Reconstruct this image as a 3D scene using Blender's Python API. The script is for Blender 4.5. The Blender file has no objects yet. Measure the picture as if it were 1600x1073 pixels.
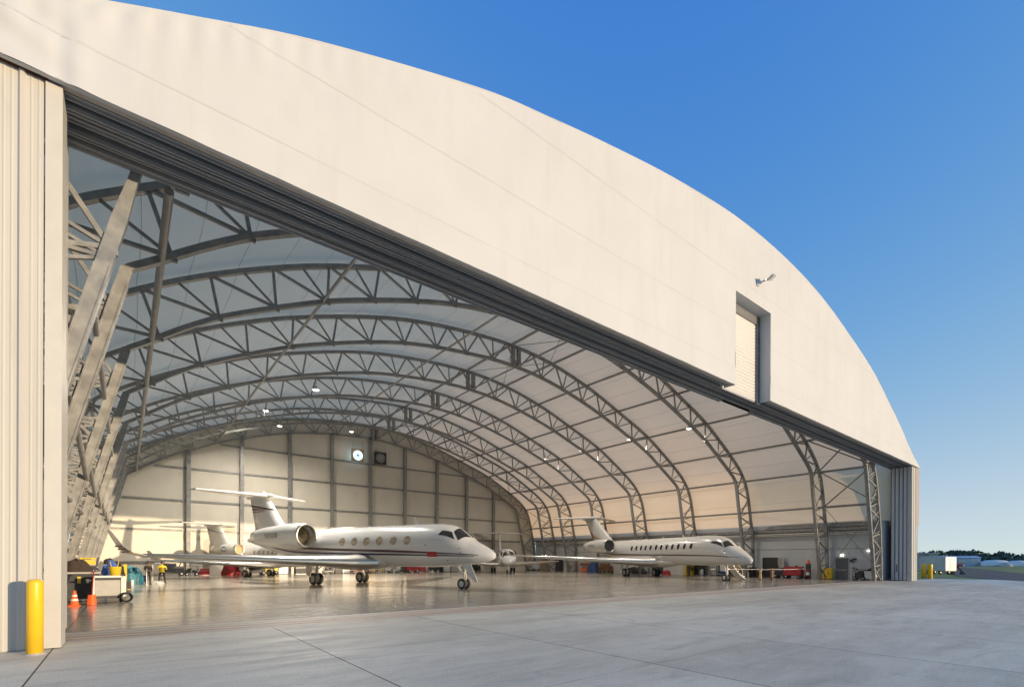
import bpy, math, random
from mathutils import Vector, Matrix, noise
random.seed(11)
sc = bpy.context.scene
COL = sc.collection
PI = math.pi
R = math.radians

# ------------------------------------------------------------------ mesh helper
class MB:
    def __init__(s):
        s.v = []; s.f = []; s.sm = []; s.mi = []; s.cur = 0
    def add(s, vs, fs, smooth=False):
        o = len(s.v); s.v += [tuple(p) for p in vs]
        for f in fs:
            s.f.append(tuple(i + o for i in f)); s.sm.append(smooth); s.mi.append(s.cur)
    def box(s, x0, x1, y0, y1, z0, z1):
        vs = [(x, y, z) for x in (x0, x1) for y in (y0, y1) for z in (z0, z1)]
        s.add(vs, [(0,1,3,2),(4,6,7,5),(0,4,5,1),(2,3,7,6),(0,2,6,4),(1,5,7,3)])
        return s
    def cbox(s, c, d, rz=0.0, bev=0.0):
        cx, cy, cz = c; hx, hy, hz = d[0]/2, d[1]/2, d[2]/2
        ca, sa = math.cos(rz), math.sin(rz)
        if bev <= 0:
            vs = [(x, y, z) for x in (-hx, hx) for y in (-hy, hy) for z in (-hz, hz)]
            fs = [(0,1,3,2),(4,6,7,5),(0,4,5,1),(2,3,7,6),(0,2,6,4),(1,5,7,3)]
        else:
            b = min(bev, hx*.9, hy*.9, hz*.9); vs = []; fs = []
            rings = [(-hz, b), (-hz+b, 0), (hz-b, 0), (hz, b)]
            for z, i in rings:
                X, Y = hx-i, hy-i; k = b
                if i: k = b*.6
                vs += [(-X+k,-Y,z),(X-k,-Y,z),(X,-Y+k,z),(X,Y-k,z),(X-k,Y,z),(-X+k,Y,z),(-X,Y-k,z),(-X,-Y+k,z)]
            for r in range(3):
                for j in range(8):
                    a = r*8+j; c2 = r*8+(j+1) % 8
                    fs.append((a, c2, c2+8, a+8))
            fs.append(tuple(range(7, -1, -1))); fs.append(tuple(range(24, 32)))
        s.add([(cx+x*ca-y*sa, cy+x*sa+y*ca, cz+z) for x, y, z in vs], fs)
        return s
    def beam(s, p, q, w, h, side=(0,1,0)):
        p = Vector(p); q = Vector(q); d = (q-p)
        if d.length < 1e-6: return s
        d.normalize(); sd = Vector(side); sd = sd - d*sd.dot(d)
        if sd.length < 1e-4: sd = Vector((1,0,0)) - d*d.x
        sd.normalize(); n = d.cross(sd)
        vs = []
        for e in (p, q):
            for a, b in ((-1,-1),(1,-1),(1,1),(-1,1)):
                vs.append(e + n*(a*w/2) + sd*(b*h/2))
        s.add(vs, [(3,2,1,0),(4,5,6,7),(0,1,5,4),(1,2,6,5),(2,3,7,6),(3,0,4,7)])
        return s
    def tube(s, pts, r, n=10, cap=True, closed=False):
        pts = [Vector(p) for p in pts]; rs = r if isinstance(r, (list, tuple)) else [r]*len(pts)
        vs = []; up = None
        for i, p in enumerate(pts):
            a = pts[max(0, i-1)]; b = pts[min(len(pts)-1, i+1)]
            if closed: a = pts[i-1]; b = pts[(i+1) % len(pts)]
            d = (b-a).normalized()
            if up is None:
                up = Vector((0,0,1)) if abs(d.z) < .9 else Vector((1,0,0))
            sd = d.cross(up).normalized(); up2 = sd.cross(d).normalized(); up = up2
            for k in range(n):
                t = 2*PI*k/n
                vs.append(p + sd*(math.cos(t)*rs[i]) + up2*(math.sin(t)*rs[i]))
        fs = []; m = len(pts)
        for i in range(m if closed else m-1):
            for k in range(n):
                fs.append((i*n+k, i*n+(k+1) % n, ((i+1) % m)*n+(k+1) % n, ((i+1) % m)*n+k))
        s.add(vs, fs, True)
        if cap and not closed:
            s.add(vs[:n], [tuple(range(n-1,-1,-1))]); s.add(vs[-n:], [tuple(range(n))])
        return s
    def lathe(s, prof, base=(0,0,0), axis='z', n=24, smooth=True):
        bx, by, bz = base; vs = []
        for r, h in prof:
            for k in range(n):
                t = 2*PI*k/n; a, b = r*math.cos(t), r*math.sin(t)
                if axis == 'z': vs.append((bx+a, by+b, bz+h))
                elif axis == 'x': vs.append((bx+h, by+a, bz+b))
                else: vs.append((bx+b, by+h, bz+a))
        fs = []
        for i in range(len(prof)-1):
            for k in range(n):
                fs.append((i*n+k, i*n+(k+1) % n, (i+1)*n+(k+1) % n, (i+1)*n+k))
        s.add(vs, fs, smooth)
        return s
    def disk(s, c, r, axis='z', n=24, flip=False, ry=None):
        ry = ry or r; vs = []
        for k in range(n):
            t = 2*PI*k/n; a, b = r*math.cos(t), ry*math.sin(t)
            if axis == 'z': vs.append((c[0]+a, c[1]+b, c[2]))
            elif axis == 'x': vs.append((c[0], c[1]+a, c[2]+b))
            else: vs.append((c[0]+a, c[1], c[2]+b))
        f = tuple(range(n)); s.add(vs, [f[::-1] if flip else f]); return s
    def cyl(s, c0, c1, r, n=16, r2=None):
        return s.tube([c0, c1], [r, r if r2 is None else r2], n)
    def loft(s, rings, smooth=True, close=True, cap=True):
        n = len(rings[0]); vs = [p for r in rings for p in r]; fs = []
        for i in range(len(rings)-1):
            for k in range(n if close else n-1):
                fs.append((i*n+k, i*n+(k+1) % n, (i+1)*n+(k+1) % n, (i+1)*n+k))
        s.add(vs, fs, smooth)
        if cap and close:
            s.add(rings[0], [tuple(range(n-1,-1,-1))]); s.add(rings[-1], [tuple(range(n))])
        return s
    def grid(s, fn, nu, nv, smooth=True):
        vs = [fn(i/nu, j/nv) for i in range(nu+1) for j in range(nv+1)]
        fs = [(i*(nv+1)+j, (i+1)*(nv+1)+j, (i+1)*(nv+1)+j+1, i*(nv+1)+j+1) for i in range(nu) for j in range(nv)]
        s.add(vs, fs, smooth); return s
    def prism(s, poly, z0, z1):
        n = len(poly)
        vs = [(x, y, z0) for x, y in poly] + [(x, y, z1) for x, y in poly]
        fs = [tuple(range(n-1,-1,-1)), tuple(range(n, 2*n))] + [(i, (i+1) % n, n+(i+1) % n, n+i) for i in range(n)]
        s.add(vs, fs); return s
    def build(s, name, mats, parent=None, world=False, xf=None):
        me = bpy.data.meshes.new(name)
        vs = s.v
        if xf is not None: vs = [xf(p) for p in vs]
        if world and parent is not None:
            l = parent.location; vs = [(p[0]-l[0], p[1]-l[1], p[2]-l[2]) for p in vs]
        me.from_pydata([tuple(p) for p in vs], [], s.f); me.update()
        me.polygons.foreach_set('use_smooth', s.sm)
        if not isinstance(mats, (list, tuple)): mats = [mats]
        for m in mats: me.materials.append(m)
        if len(mats) > 1: me.polygons.foreach_set('material_index', s.mi)
        o = bpy.data.objects.new(name, me); COL.objects.link(o)
        if parent is not None: o.parent = parent
        return o

def tag(o, label=None, cat=None, group=None, kind=None):
    if label: o['label'] = label
    if cat: o['category'] = cat
    if group: o['group'] = group
    if kind: o['kind'] = kind
    return o
def empty(name, loc, label=None, cat=None, group=None, rz=0.0):
    o = bpy.data.objects.new(name, None); COL.objects.link(o)
    o.location = loc; o.rotation_euler = (0, 0, rz); o.empty_display_size = .3
    return tag(o, label, cat, group)
def copy_tree(o, parent=None):
    kids = [k for k in bpy.data.objects if k.parent == o]
    c = o.copy(); COL.objects.link(c)
    if parent is not None: c.parent = parent
    for k in kids: copy_tree(k, c)
    return c

# ------------------------------------------------------------------ materials
def mat(name, col, rough=.5, metal=0.0, var=0.0, vscale=3.0, bump=0.0, bscale=30.0, stretch=(1,1,1), emit=None, estr=0, spec=.5, coat=0, rvar=0, col2=None):
    m = bpy.data.materials.new(name); m.use_nodes = True
    nt = m.node_tree; b = nt.nodes['Principled BSDF']; L = nt.links.new
    b.inputs['Base Color'].default_value = (*col, 1); b.inputs['Roughness'].default_value = rough
    b.inputs['Metallic'].default_value = metal; b.inputs['Specular IOR Level'].default_value = spec
    if coat: b.inputs['Coat Weight'].default_value = coat; b.inputs['Coat Roughness'].default_value = .06
    if emit:
        b.inputs['Emission Color'].default_value = (*emit, 1); b.inputs['Emission Strength'].default_value = estr
    if var or bump or rvar:
        tc = nt.nodes.new('ShaderNodeTexCoord'); mp = nt.nodes.new('ShaderNodeMapping'); mp.inputs['Scale'].default_value = stretch
        L(tc.outputs['Object'], mp.inputs['Vector'])
    if var or rvar:
        n = nt.nodes.new('ShaderNodeTexNoise'); n.inputs['Scale'].default_value = vscale; n.inputs['Detail'].default_value = 6; n.inputs['Roughness'].default_value = .6
        L(mp.outputs[0], n.inputs['Vector'])
        if var:
            r = nt.nodes.new('ShaderNodeValToRGB')
            r.color_ramp.elements[0].position = .3; r.color_ramp.elements[1].position = .7
            c2 = col2 or tuple(min(1, c*(1+var)) for c in col)
            r.color_ramp.elements[0].color = (*[c*(1-var) for c in col], 1); r.color_ramp.elements[1].color = (*c2, 1)
            L(n.outputs['Fac'], r.inputs['Fac']); L(r.outputs['Color'], b.inputs['Base Color'])
        if rvar:
            mr = nt.nodes.new('ShaderNodeMapRange'); mr.inputs['From Min'].default_value = .3; mr.inputs['From Max'].default_value = .7
            mr.inputs['To Min'].default_value = rough-rvar; mr.inputs['To Max'].default_value = rough+rvar
            L(n.outputs['Fac'], mr.inputs['Value']); L(mr.outputs['Result'], b.inputs['Roughness'])
    if bump:
        n2 = nt.nodes.new('ShaderNodeTexNoise'); n2.inputs['Scale'].default_value = bscale; n2.inputs['Detail'].default_value = 4
        L(mp.outputs[0], n2.inputs['Vector'])
        bp = nt.nodes.new('ShaderNodeBump'); bp.inputs['Strength'].default_value = bump; bp.inputs['Distance'].default_value = .05
        L(n2.outputs['Fac'], bp.inputs['Height']); L(bp.outputs['Normal'], b.inputs['Normal'])
    return m

def fabric(name, col, trans, tint=None, bump=.15, bscale=1.2, stretch=(1,1,1)):
    m = mat(name, col, rough=.55, var=.035, vscale=.35, bump=bump, bscale=bscale, stretch=stretch, spec=.25)
    nt = m.node_tree; b = nt.nodes['Principled BSDF']; out = nt.nodes['Material Output']
    t = nt.nodes.new('ShaderNodeBsdfTranslucent'); t.inputs['Color'].default_value = (*(tint or col), 1)
    mx = nt.nodes.new('ShaderNodeMixShader'); mx.inputs['Fac'].default_value = trans
    nt.links.new(b.outputs[0], mx.inputs[1]); nt.links.new(t.outputs[0], mx.inputs[2]); nt.links.new(mx.outputs[0], out.inputs['Surface'])
    return m

M = {}
M['gable'] = fabric('gable_fabric_white', (.55, .555, .555), .06, bump=.10, bscale=.9)
M['roof'] = fabric('roof_membrane_white', (.82, .81, .79), .50, (1.0, .72, .46), bump=.12, bscale=.7)
M['weld'] = fabric('gable_weld_band', (.51, .513, .51), .03, bump=.10, bscale=.9)
M['steel'] = mat('galvanised_steel', (.25, .25, .245), .42, .4, var=.22, vscale=2.2, rvar=.1)
M['steel_lt'] = mat('galvanised_steel_light', (.46, .45, .42), .42, .3, var=.2, vscale=2.5, rvar=.1)
M['track'] = mat('dark_track_steel', (.15, .155, .16), .45, .3, var=.25, vscale=3, stretch=(.2,1,1))
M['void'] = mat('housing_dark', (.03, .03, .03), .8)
M['trackbeam'] = mat('track_beam_paint', (.33, .335, .34), .4, .2, var=.12, vscale=1.5, stretch=(.15,1,1))
M['soffit'] = mat('soffit_panel', (.40, .37, .33), .6, 0, var=.15, vscale=2)
M['clad'] = mat('cream_cladding', (.49, .47, .425), .42, 0, var=.05, vscale=1.5, stretch=(1,1,.12), spec=.4)
M['clad_trim'] = mat('cream_trim', (.51, .49, .445), .4, 0, var=.04, vscale=2)
M['leaf'] = mat('door_leaf_metal', (.50, .52, .54), .4, .1, var=.05, vscale=2, stretch=(1,1,.15))
M['liner'] = mat('white_liner_panel', (.59, .555, .48), .5, 0, var=.045, vscale=.8, stretch=(1,1,.5), bump=.05, bscale=2)
M['wallpanel'] = mat('grey_wall_panel', (.52, .53, .53), .5, 0, var=.07, vscale=.9, stretch=(1,1,.4))
M['yellow'] = mat('safety_yellow', (.82, .50, .015), .38, 0, var=.05, vscale=4, coat=.2)
def scuff(m, col, sc_, lo, hi, stretch=(1,1,1), amt=.7):
    nt = m.node_tree; b = nt.nodes['Principled BSDF']; L = nt.links.new
    tc = nt.nodes.new('ShaderNodeTexCoord'); mp = nt.nodes.new('ShaderNodeMapping'); mp.inputs['Scale'].default_value = stretch; L(tc.outputs['Object'], mp.inputs['Vector'])
    n = nt.nodes.new('ShaderNodeTexNoise'); n.inputs['Scale'].default_value = sc_; n.inputs['Detail'].default_value = 9; n.inputs['Roughness'].default_value = .7; L(mp.outputs[0], n.inputs['Vector'])
    mr = nt.nodes.new('ShaderNodeMapRange'); mr.inputs['From Min'].default_value = lo; mr.inputs['From Max'].default_value = hi; mr.inputs['To Max'].default_value = amt; L(n.outputs['Fac'], mr.inputs['Value'])
    mx = nt.nodes.new('ShaderNodeMix'); mx.data_type = 'RGBA'; src = b.inputs['Base Color'].links[0].from_socket
    L(mr.outputs['Result'], mx.inputs[0]); L(src, mx.inputs[6]); mx.inputs[7].default_value = (*col, 1); L(mx.outputs[2], b.inputs['Base Color'])
scuff(M['yellow'], (.22, .13, .03), 5, .64, .74, (1,1,.6))
scuff(M['gable'], (.47, .455, .42), .8, .52, .78, (1.6,1,.22), .4)
scuff(M['clad'], (.34, .31, .25), 1.6, .60, .80, (2.5,2.5,.18), .5)
M['yellow2'] = mat('yellow_plastic', (.75, .52, .03), .5)
M['black'] = mat('black_rubber', (.018, .018, .018), .7, 0, var=.3, vscale=8)
M['dark'] = mat('dark_equipment', (.035, .035, .04), .5, 0, var=.4, vscale=5)
M['navy'] = mat('navy_cloth', (.03, .06, .16), .8, 0, var=.3, vscale=8)
M['blue'] = mat('blue_tarp', (.04, .12, .42), .6, 0, var=.3, vscale=6)
M['teal'] = mat('teal_wrap', (.02, .14, .19), .5, 0, var=.4, vscale=6)
M['red'] = mat('red_paint', (.33, .02, .025), .4, 0, var=.12, vscale=4)
M['orange'] = mat('orange_plastic', (.85, .13, .02), .45)
M['white_p'] = mat('white_enamel', (.70, .70, .68), .4, 0, var=.05, vscale=4)
M['grey_p'] = mat('grey_enamel', (.40, .395, .37), .45, 0, var=.06, vscale=4)
M['tan'] = mat('tan_canvas', (.42, .30, .16), .8, 0, var=.2, vscale=7)
M['brown'] = mat('brown_rust', (.20, .09, .04), .7, 0, var=.3, vscale=6)
M['greydoor'] = mat('grey_door_paint', (.13, .13, .14), .5)
M['chrome'] = mat('polished_aluminium', (.62, .61, .59), .28, 1.0)
M['alu'] = mat('brushed_metal', (.55, .54, .52), .35, .8, var=.1, vscale=6)
M['tyre'] = mat('tyre_rubber', (.02, .02, .02), .75)
M['fan'] = mat('fan_blades', (.30, .26, .18), .35, .8)
M['hollow'] = mat('intake_dark', (.03, .03, .03), .5)
M['jet'] = mat('aircraft_white', (.60, .61, .62), .22, 0, var=.012, vscale=.8, coat=.6)
M['jet2'] = mat('aircraft_cream_white', (.57, .565, .55), .25, 0, var=.012, vscale=.8, coat=.5)
M['jetgrey'] = mat('aircraft_grey', (.48, .48, .47), .3, .2, var=.04, vscale=2)
M['glass'] = mat('aircraft_glass', (.02, .022, .025), .05, 0, spec=.8)
M['cabin'] = mat('cabin_window_blind', (.34, .28, .20), .12, 0, spec=.8, var=.5, vscale=6, stretch=(.3,.3,1))
M['maroon'] = mat('maroon_stripe', (.055, .022, .03), .3)
M['navyst'] = mat('navy_stripe', (.03, .035, .09), .3)
M['bronze'] = mat('bronze_stripe', (.30, .11, .035), .35)
M['ink'] = mat('dark_lettering', (.06, .05, .05), .5)
M['skin'] = mat('skin', (.42, .24, .16), .6)
M['vest'] = mat('hi_vis_vest', (.85, .60, .02), .7, 0, var=.1, vscale=12)
M['cloth'] = mat('dark_cloth', (.025, .025, .028), .85, 0, var=.3, vscale=12)
M['brownc'] = mat('dark_brown_cloth', (.05, .035, .03), .9, 0, var=.3, vscale=12)
M['hair'] = mat('dark_hair', (.02, .015, .012), .7)
M['lampw'] = mat('lamp_glow', (1, .95, .85), .5, emit=(1, .92, .75), estr=3)
M['fanlit'] = mat('fan_face_daylight_glow', (.5, .75, .9), .5, emit=(.45, .80, 1.0), estr=.9)  # pale blue emission painted in for daylight seen through the fan
M['shutter'] = mat('shutter_slats', (.6,.585,.56), .4, 0, spec=.4)
M['exitlamp'] = mat('exit_lamp_glow', (1, .95, .9), .5, emit=(1, .95, .85), estr=1.6)

def ground_mats():
    # apron concrete: slabs, joints, streaks
    def base(name, col, rough):
        m = bpy.data.materials.new(name); m.use_nodes = True
        nt = m.node_tree; b = nt.nodes['Principled BSDF']; b.inputs['Roughness'].default_value = rough
        tc = nt.nodes.new('ShaderNodeTexCoord'); return m, nt, b, tc.outputs['Object']
    def N(nt, t, **k):
        n = nt.nodes.new(t)
        for a, v in k.items(): setattr(n, a, v)
        return n
    def mapn(nt, src, scale, loc=(0,0,0)):
        mp = N(nt, 'ShaderNodeMapping'); mp.inputs['Scale'].default_value = scale; mp.inputs['Location'].default_value = loc
        nt.links.new(src, mp.inputs['Vector']); return mp.outputs[0]
    def noise_n(nt, v, sc_, det=6, ro=.6, dist=0):
        n = N(nt, 'ShaderNodeTexNoise'); n.inputs['Scale'].default_value = sc_; n.inputs['Detail'].default_value = det
        n.inputs['Roughness'].default_value = ro; n.inputs['Distortion'].default_value = dist
        nt.links.new(v, n.inputs['Vector']); return n.outputs['Fac']
    def mth(nt, op, a, b=None, c=None):
        n = N(nt, 'ShaderNodeMath', operation=op)
        for i, x in enumerate((a, b, c)):
            if x is None: continue
            if isinstance(x, (int, float)): n.inputs[i].default_value = x
            else: nt.links.new(x, n.inputs[i])
        return n.outputs[0]
    def rng(nt, v, a, b, c, d):
        n = N(nt, 'ShaderNodeMapRange'); nt.links.new(v, n.inputs['Value'])
        for k, x in zip(('From Min','From Max','To Min','To Max'), (a,b,c,d)): n.inputs[k].default_value = x
        return n.outputs['Result']
    def mixc(nt, fac, A, B, typ='MIX'):
        n = N(nt, 'ShaderNodeMix', data_type='RGBA', blend_type=typ)
        if isinstance(fac, (int, float)): n.inputs[0].default_value = fac
        else: nt.links.new(fac, n.inputs[0])
        for i, x in ((6, A), (7, B)):
            if isinstance(x, tuple): n.inputs[i].default_value = (*x, 1)
            else: nt.links.new(x, n.inputs[i])
        return n.outputs[2]
    # --- apron
    m, nt, b, oc = base('apron_concrete', (.4,.4,.4), .75); M['apron'] = m
    sx = N(nt, 'ShaderNodeSeparateXYZ'); nt.links.new(oc, sx.inputs[0])
    def joints(out, x0, sp, w):
        t = mth(nt, 'DIVIDE', mth(nt, 'SUBTRACT', out, x0), sp)
        d = mth(nt, 'ABSOLUTE', mth(nt, 'SUBTRACT', mth(nt, 'FRACT', mth(nt, 'ADD', t, 100.5)), .5))
        return mth(nt, 'MULTIPLY', mth(nt, 'LESS_THAN', mth(nt, 'MULTIPLY', d, sp), w), 1.0), t
    jx, tx = joints(sx.outputs['X'], -1.25, 4.65, .014)
    jy, ty = joints(sx.outputs['Y'], .71, 4.97, .008)
    jj = mth(nt, 'MAXIMUM', jx, mth(nt, 'MULTIPLY', jy, .55))
    cell = N(nt, 'ShaderNodeCombineXYZ'); nt.links.new(mth(nt, 'FLOOR', mth(nt,'ADD',tx,.0)), cell.inputs[0]); nt.links.new(mth(nt, 'FLOOR', ty), cell.inputs[1])
    wn = N(nt, 'ShaderNodeTexWhiteNoise', noise_dimensions='2D'); nt.links.new(cell.outputs[0], wn.inputs['Vector'])
    big = noise_n(nt, mapn(nt, oc, (.10, .30, 1)), 1.0, 6, .62, .6)
    strk = noise_n(nt, mapn(nt, oc, (.28, 1.9, 1), (3,7,0)), 1.0, 7, .66, .7)
    fine = noise_n(nt, mapn(nt, oc, (1,1,1)), 26.0, 5, .7)
    c = mixc(nt, rng(nt, big, .34, .66, 0, 1), (.585,.515,.385), (.77,.70,.545))
    c = mixc(nt, rng(nt, strk, .50, .74, 0, .60), c, (.75,.69,.555))
    c = mixc(nt, rng(nt, strk, .46, .28, 0, .55), c, (.42,.375,.29))
    sp = noise_n(nt, mapn(nt, oc, (.9, 1.3, 1), (13,2,0)), 1.0, 3, .5)
    c = mixc(nt, rng(nt, sp, .72, .78, 0, .45), c, (.12,.105,.09))
    mid = noise_n(nt, mapn(nt, oc, (.8, 1.5, 1), (1,9,0)), 1.0, 8, .72, .8)
    c = mixc(nt, rng(nt, mid, .52, .70, 0, .55), c, (.42,.38,.305))
    c = mixc(nt, rng(nt, mid, .46, .30, 0, .45), c, (.83,.765,.61))
    v = mth(nt, 'ADD', rng(nt, wn.outputs['Value'], 0, 1, .93, 1.06), rng(nt, fine, .3, .7, -.2, .2))
    hv = N(nt, 'ShaderNodeVectorMath', operation='SCALE'); nt.links.new(c, hv.inputs[0]); nt.links.new(v, hv.inputs['Scale'])
    c = mixc(nt, jj, hv.outputs[0], (.055,.052,.05))
    nt.links.new(c, b.inputs['Base Color'])
    nt.links.new(rng(nt, strk, .3, .7, .75, .5), b.inputs['Roughness'])
    bp = N(nt, 'ShaderNodeBump'); bp.inputs['Strength'].default_value = .25; bp.inputs['Distance'].default_value = .01
    b.inputs['Specular IOR Level'].default_value = .3
    nt.links.new(mth(nt, 'ADD', fine, mth(nt, 'MULTIPLY', strk, .8)), bp.inputs['Height']); nt.links.new(bp.outputs[0], b.inputs['Normal'])
    # --- polished hangar floor
    m, nt, b, oc = base('polished_hangar_floor', (.3,.3,.3), .2); M['floor'] = m
    sx = N(nt, 'ShaderNodeSeparateXYZ'); nt.links.new(oc, sx.inputs[0])
    jx, _ = joints(sx.outputs['X'], -1.25, 7.0, .012); jy, _ = joints(sx.outputs['Y'], 21.3, 6.2, .012)
    big = noise_n(nt, mapn(nt, oc, (.16,.5,1)), 1.0, 5, .6, .5)
    strk = noise_n(nt, mapn(nt, oc, (.22,2.2,1), (5,1,0)), 1.0, 6, .65, .4)
    c = mixc(nt, rng(nt, big, .32, .68, 0, 1), (.30,.275,.235), (.42,.385,.33))
    c = mixc(nt, rng(nt, strk, .45, .7, 0, .6), c, (.46,.425,.365))
    c = mixc(nt, mth(nt, 'MAXIMUM', jx, jy), c, (.06,.055,.05))
    nt.links.new(c, b.inputs['Base Color'])
    nt.links.new(rng(nt, strk, .3, .7, .11, .24), b.inputs['Roughness'])
    b.inputs['Specular IOR Level'].default_value = .6
    bp = N(nt, 'ShaderNodeBump'); bp.inputs['Strength'].default_value = .10; bp.inputs['Distance'].default_value = .012
    wv = noise_n(nt, mapn(nt, oc, (1.1,2.4,1)), 1.0, 2, .5)
    nt.links.new(wv, bp.inputs['Height']); nt.links.new(bp.outputs[0], b.inputs['Normal'])
    # --- threshold concrete
    m, nt, b, oc = base('threshold_concrete', (.4,.4,.4), .6); M['thresh'] = m
    strk = noise_n(nt, mapn(nt, oc, (.25,3.2,1)), 1.0, 6, .65, .3)
    c = mixc(nt, rng(nt, strk, .3, .7, 0, 1), (.46,.405,.34), (.62,.56,.48))
    nt.links.new(c, b.inputs['Base Color'])
    M['rail'] = mat('rusty_rail', (.17,.10,.06), .6, .4, var=.35, vscale=2)
    # --- grass
    m, nt, b, oc = base('mown_grass', (.1,.1,.05), .9); M['grass'] = m
    big = noise_n(nt, mapn(nt, oc, (.008,.035,1)), 1.0, 4, .6, .3); fine = noise_n(nt, mapn(nt, oc, (.25,.5,1)), 1.0, 8, .75)
    c = mixc(nt, rng(nt, big, .38, .62, 0, 1), (.085,.15,.03), (.22,.29,.07))
    c = mixc(nt, rng(nt, fine, .4, .65, 0, .6), c, (.15,.15,.06))
    nt.links.new(c, b.inputs['Base Color'])
    M['asphalt'] = mat('worn_asphalt', (.055,.055,.058), .85, 0, var=.2, vscale=.5, stretch=(.3,1,1))
    M['leafm'] = mat('far_foliage', (.09,.14,.115), .9, 0, var=.35, vscale=.25, col2=(.17,.22,.17))
ground_mats()
SEAMZ = (13.45, 15.8, 18.68)
# fabric seams every few metres are modelled; corrugation is modelled too

# ------------------------------------------------------------------ facade frame
AL = R(1.03); CA, SA = math.cos(AL), math.sin(AL)
def F(u, v, z): return (u*CA + v*SA, 14.5 - u*SA + v*CA, z)
def FX(p): return F(*p)
def zh(u): return 12.46 - .0098*(u+1.1)          # bottom edge of the gable fabric
ARCH = [(-5.3,12.45),(-4.6,12.75),(-3.2,13.4),(-1.6,14.15),(-.33,14.76),(1.26,15.5),(4.34,16.87),(9.85,18.8),(13.2,19.62),(16.6,20.34),(21.4,21.2),(26.9,21.86),(31.5,22.0),(36.1,21.78),(40.5,21.2),(45.6,20.02),(50.9,18.5),(55.3,16.6),(59.2,14.75),(62.4,13.0),(64.6,12.12),(65.3,11.9)]
def catmull(P, n):
    out = []
    for i in range(len(P)-1):
        p0 = Vector(P[max(0,i-1)]); p1 = Vector(P[i]); p2 = Vector(P[i+1]); p3 = Vector(P[min(len(P)-1,i+2)])
        for k in range(n):
            t = k/n
            out.append(.5*((2*p1)+(p2-p0)*t+(2*p0-5*p1+4*p2-p3)*t*t+(3*p1-p0-3*p2+p3)*t**3))
    out.append(Vector(P[-1])); return out
ARCHS = [q for q in catmull(ARCH, 6)]
def archz(u):
    for a, b in zip(ARCHS, ARCHS[1:]):
        if a.x <= u <= b.x: return a.y + (b.y-a.y)*(u-a.x)/max(1e-9, b.x-a.x)
    return ARCHS[0].y if u < 0 else ARCHS[-1].y

HANGAR = empty('aircraft_hangar', (30, 14.5, 0), 'huge white fabric arch aircraft hangar with its wide front doors slid open', 'hangar')
def HB(mb, name, mats, parent=None, xf=None):
    if xf: mb.v = [xf(p) for p in mb.v]
    mb.v = [(p[0]-30, p[1]-14.5, p[2]) for p in mb.v]
    return mb.build(name, mats, parent or HANGAR)

SL0, SL1, SLT, SLD = 27.62, 31.9, 17.64, .72      # tail slot in the gable
def gable():
    mb = MB()
    def vdisp(u, z):
        w = .02*noise.noise(Vector((u*.35, z*.5, 3))) + .008*noise.noise(Vector((u*1.4, z*1.1, 9)))
        top = archz(u)-z; bot = z-zh(u)
        if u < 9:
            w += .022*math.sin(u*9.5+.6*math.sin(z*2))*math.exp(-max(0, top-.35)/.45)*(1-max(0,u)/9)*(top > .1)
        if u < -.6:
            w += .04*math.sin(z*7+u*2.2)*min(1, (-.6-u)/1.2)
        if u > -1.9 and u < .1: w += -.035*math.exp(-((u+1.15)/.16)**2) + .03*math.exp(-((u+.85)/.2)**2)
        w += .03*math.exp(-bot/.25)*noise.noise(Vector((u*.6, 0, 5)))
        for uu, sg in ((SL0, -1), (SL1, 1)):
            d = (u-uu)*sg
            if 0 <= d < 2.2 and z < SLT+.5:
                w += .05*math.exp(-d/.5)*math.sin((u*1.6*sg + z*.9)*3.2)*math.exp(-bot/1.6)
        return -w
    def strip(u0, u1, zlo, zhi, nu):
        def rows(u):
            lo, hi = zlo(u), zhi(u); zs = [lo, lo+.08, lo+.3, lo+.7]
            if hi-lo < 2.6: return [lo+(hi-lo)*k/29 for k in range(30)]
            zs += [zh(u)+1.2, zh(u)+1.25, zh(u)+1.3] if zhi is archz and zlo is zh else [lo+1.0, lo+1.1, lo+1.2]
            a, bb = zs[-1], hi-.64
            zs += [a+(bb-a)*k/17 for k in range(1, 18)]
            zs += [hi-.55, hi-.47, hi-.3, hi-.14, hi-.05, hi]
            return zs[:30]
        us = [u0+(u1-u0)*i/nu for i in range(nu+1)]
        vs = []; n = None
        for u in us:
            zs = rows(u); n = len(zs)
            for z in zs: vs.append((u, vdisp(u, z), z))
        fs = [(i*n+j, (i+1)*n+j, (i+1)*n+j+1, i*n+j+1) for i in range(nu) for j in range(n-1)]
        mb.add(vs, fs, True)
    strip(-5.3, 9, zh, archz, 150); strip(9, SL0, zh, archz, 70)
    strip(SL0, SL1, lambda u: SLT, archz, 16); strip(SL1, 65.3, zh, archz, 110)
    # hem return along the bottom edge and the slot reveals
    for a, b in ((-5.3, SL0), (SL1, 65.3)):
        n = 30
        mb.add([(a+(b-a)*i/n, v, zh(a+(b-a)*i/n)) for i in range(n+1) for v in (0, .12)], [(2*i, 2*i+1, 2*i+3, 2*i+2) for i in range(n)], False)
    g = HB(mb, 'gable_fabric', M['gable'], xf=FX)
    for z0 in SEAMZ:
        us = [p.x for p in ARCHS if p.y > z0-.0098*p.x+.1]; a, b = min(us), max(us)
        for c, d in (((a, SL0-.02), (SL1+.02, b)) if z0 < SLT else ((a, b),)):
            m2 = MB(); n = int((d-c)*6); vs = []
            for k in range(n+1):
                u = c+(d-c)*k/n; z = z0-.0098*u
                for dz in (0, .025, .05): vs.append((u, vdisp(u, z+dz)-.004, z+dz))
            m2.add(vs, [(3*k+q, 3*k+3+q, 3*k+4+q, 3*k+1+q) for k in range(n) for q in (0, 1)], True); HB(m2, 'weld_seam', M['weld'], g, xf=FX)
    return g
gable()
mb = MB()
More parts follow.
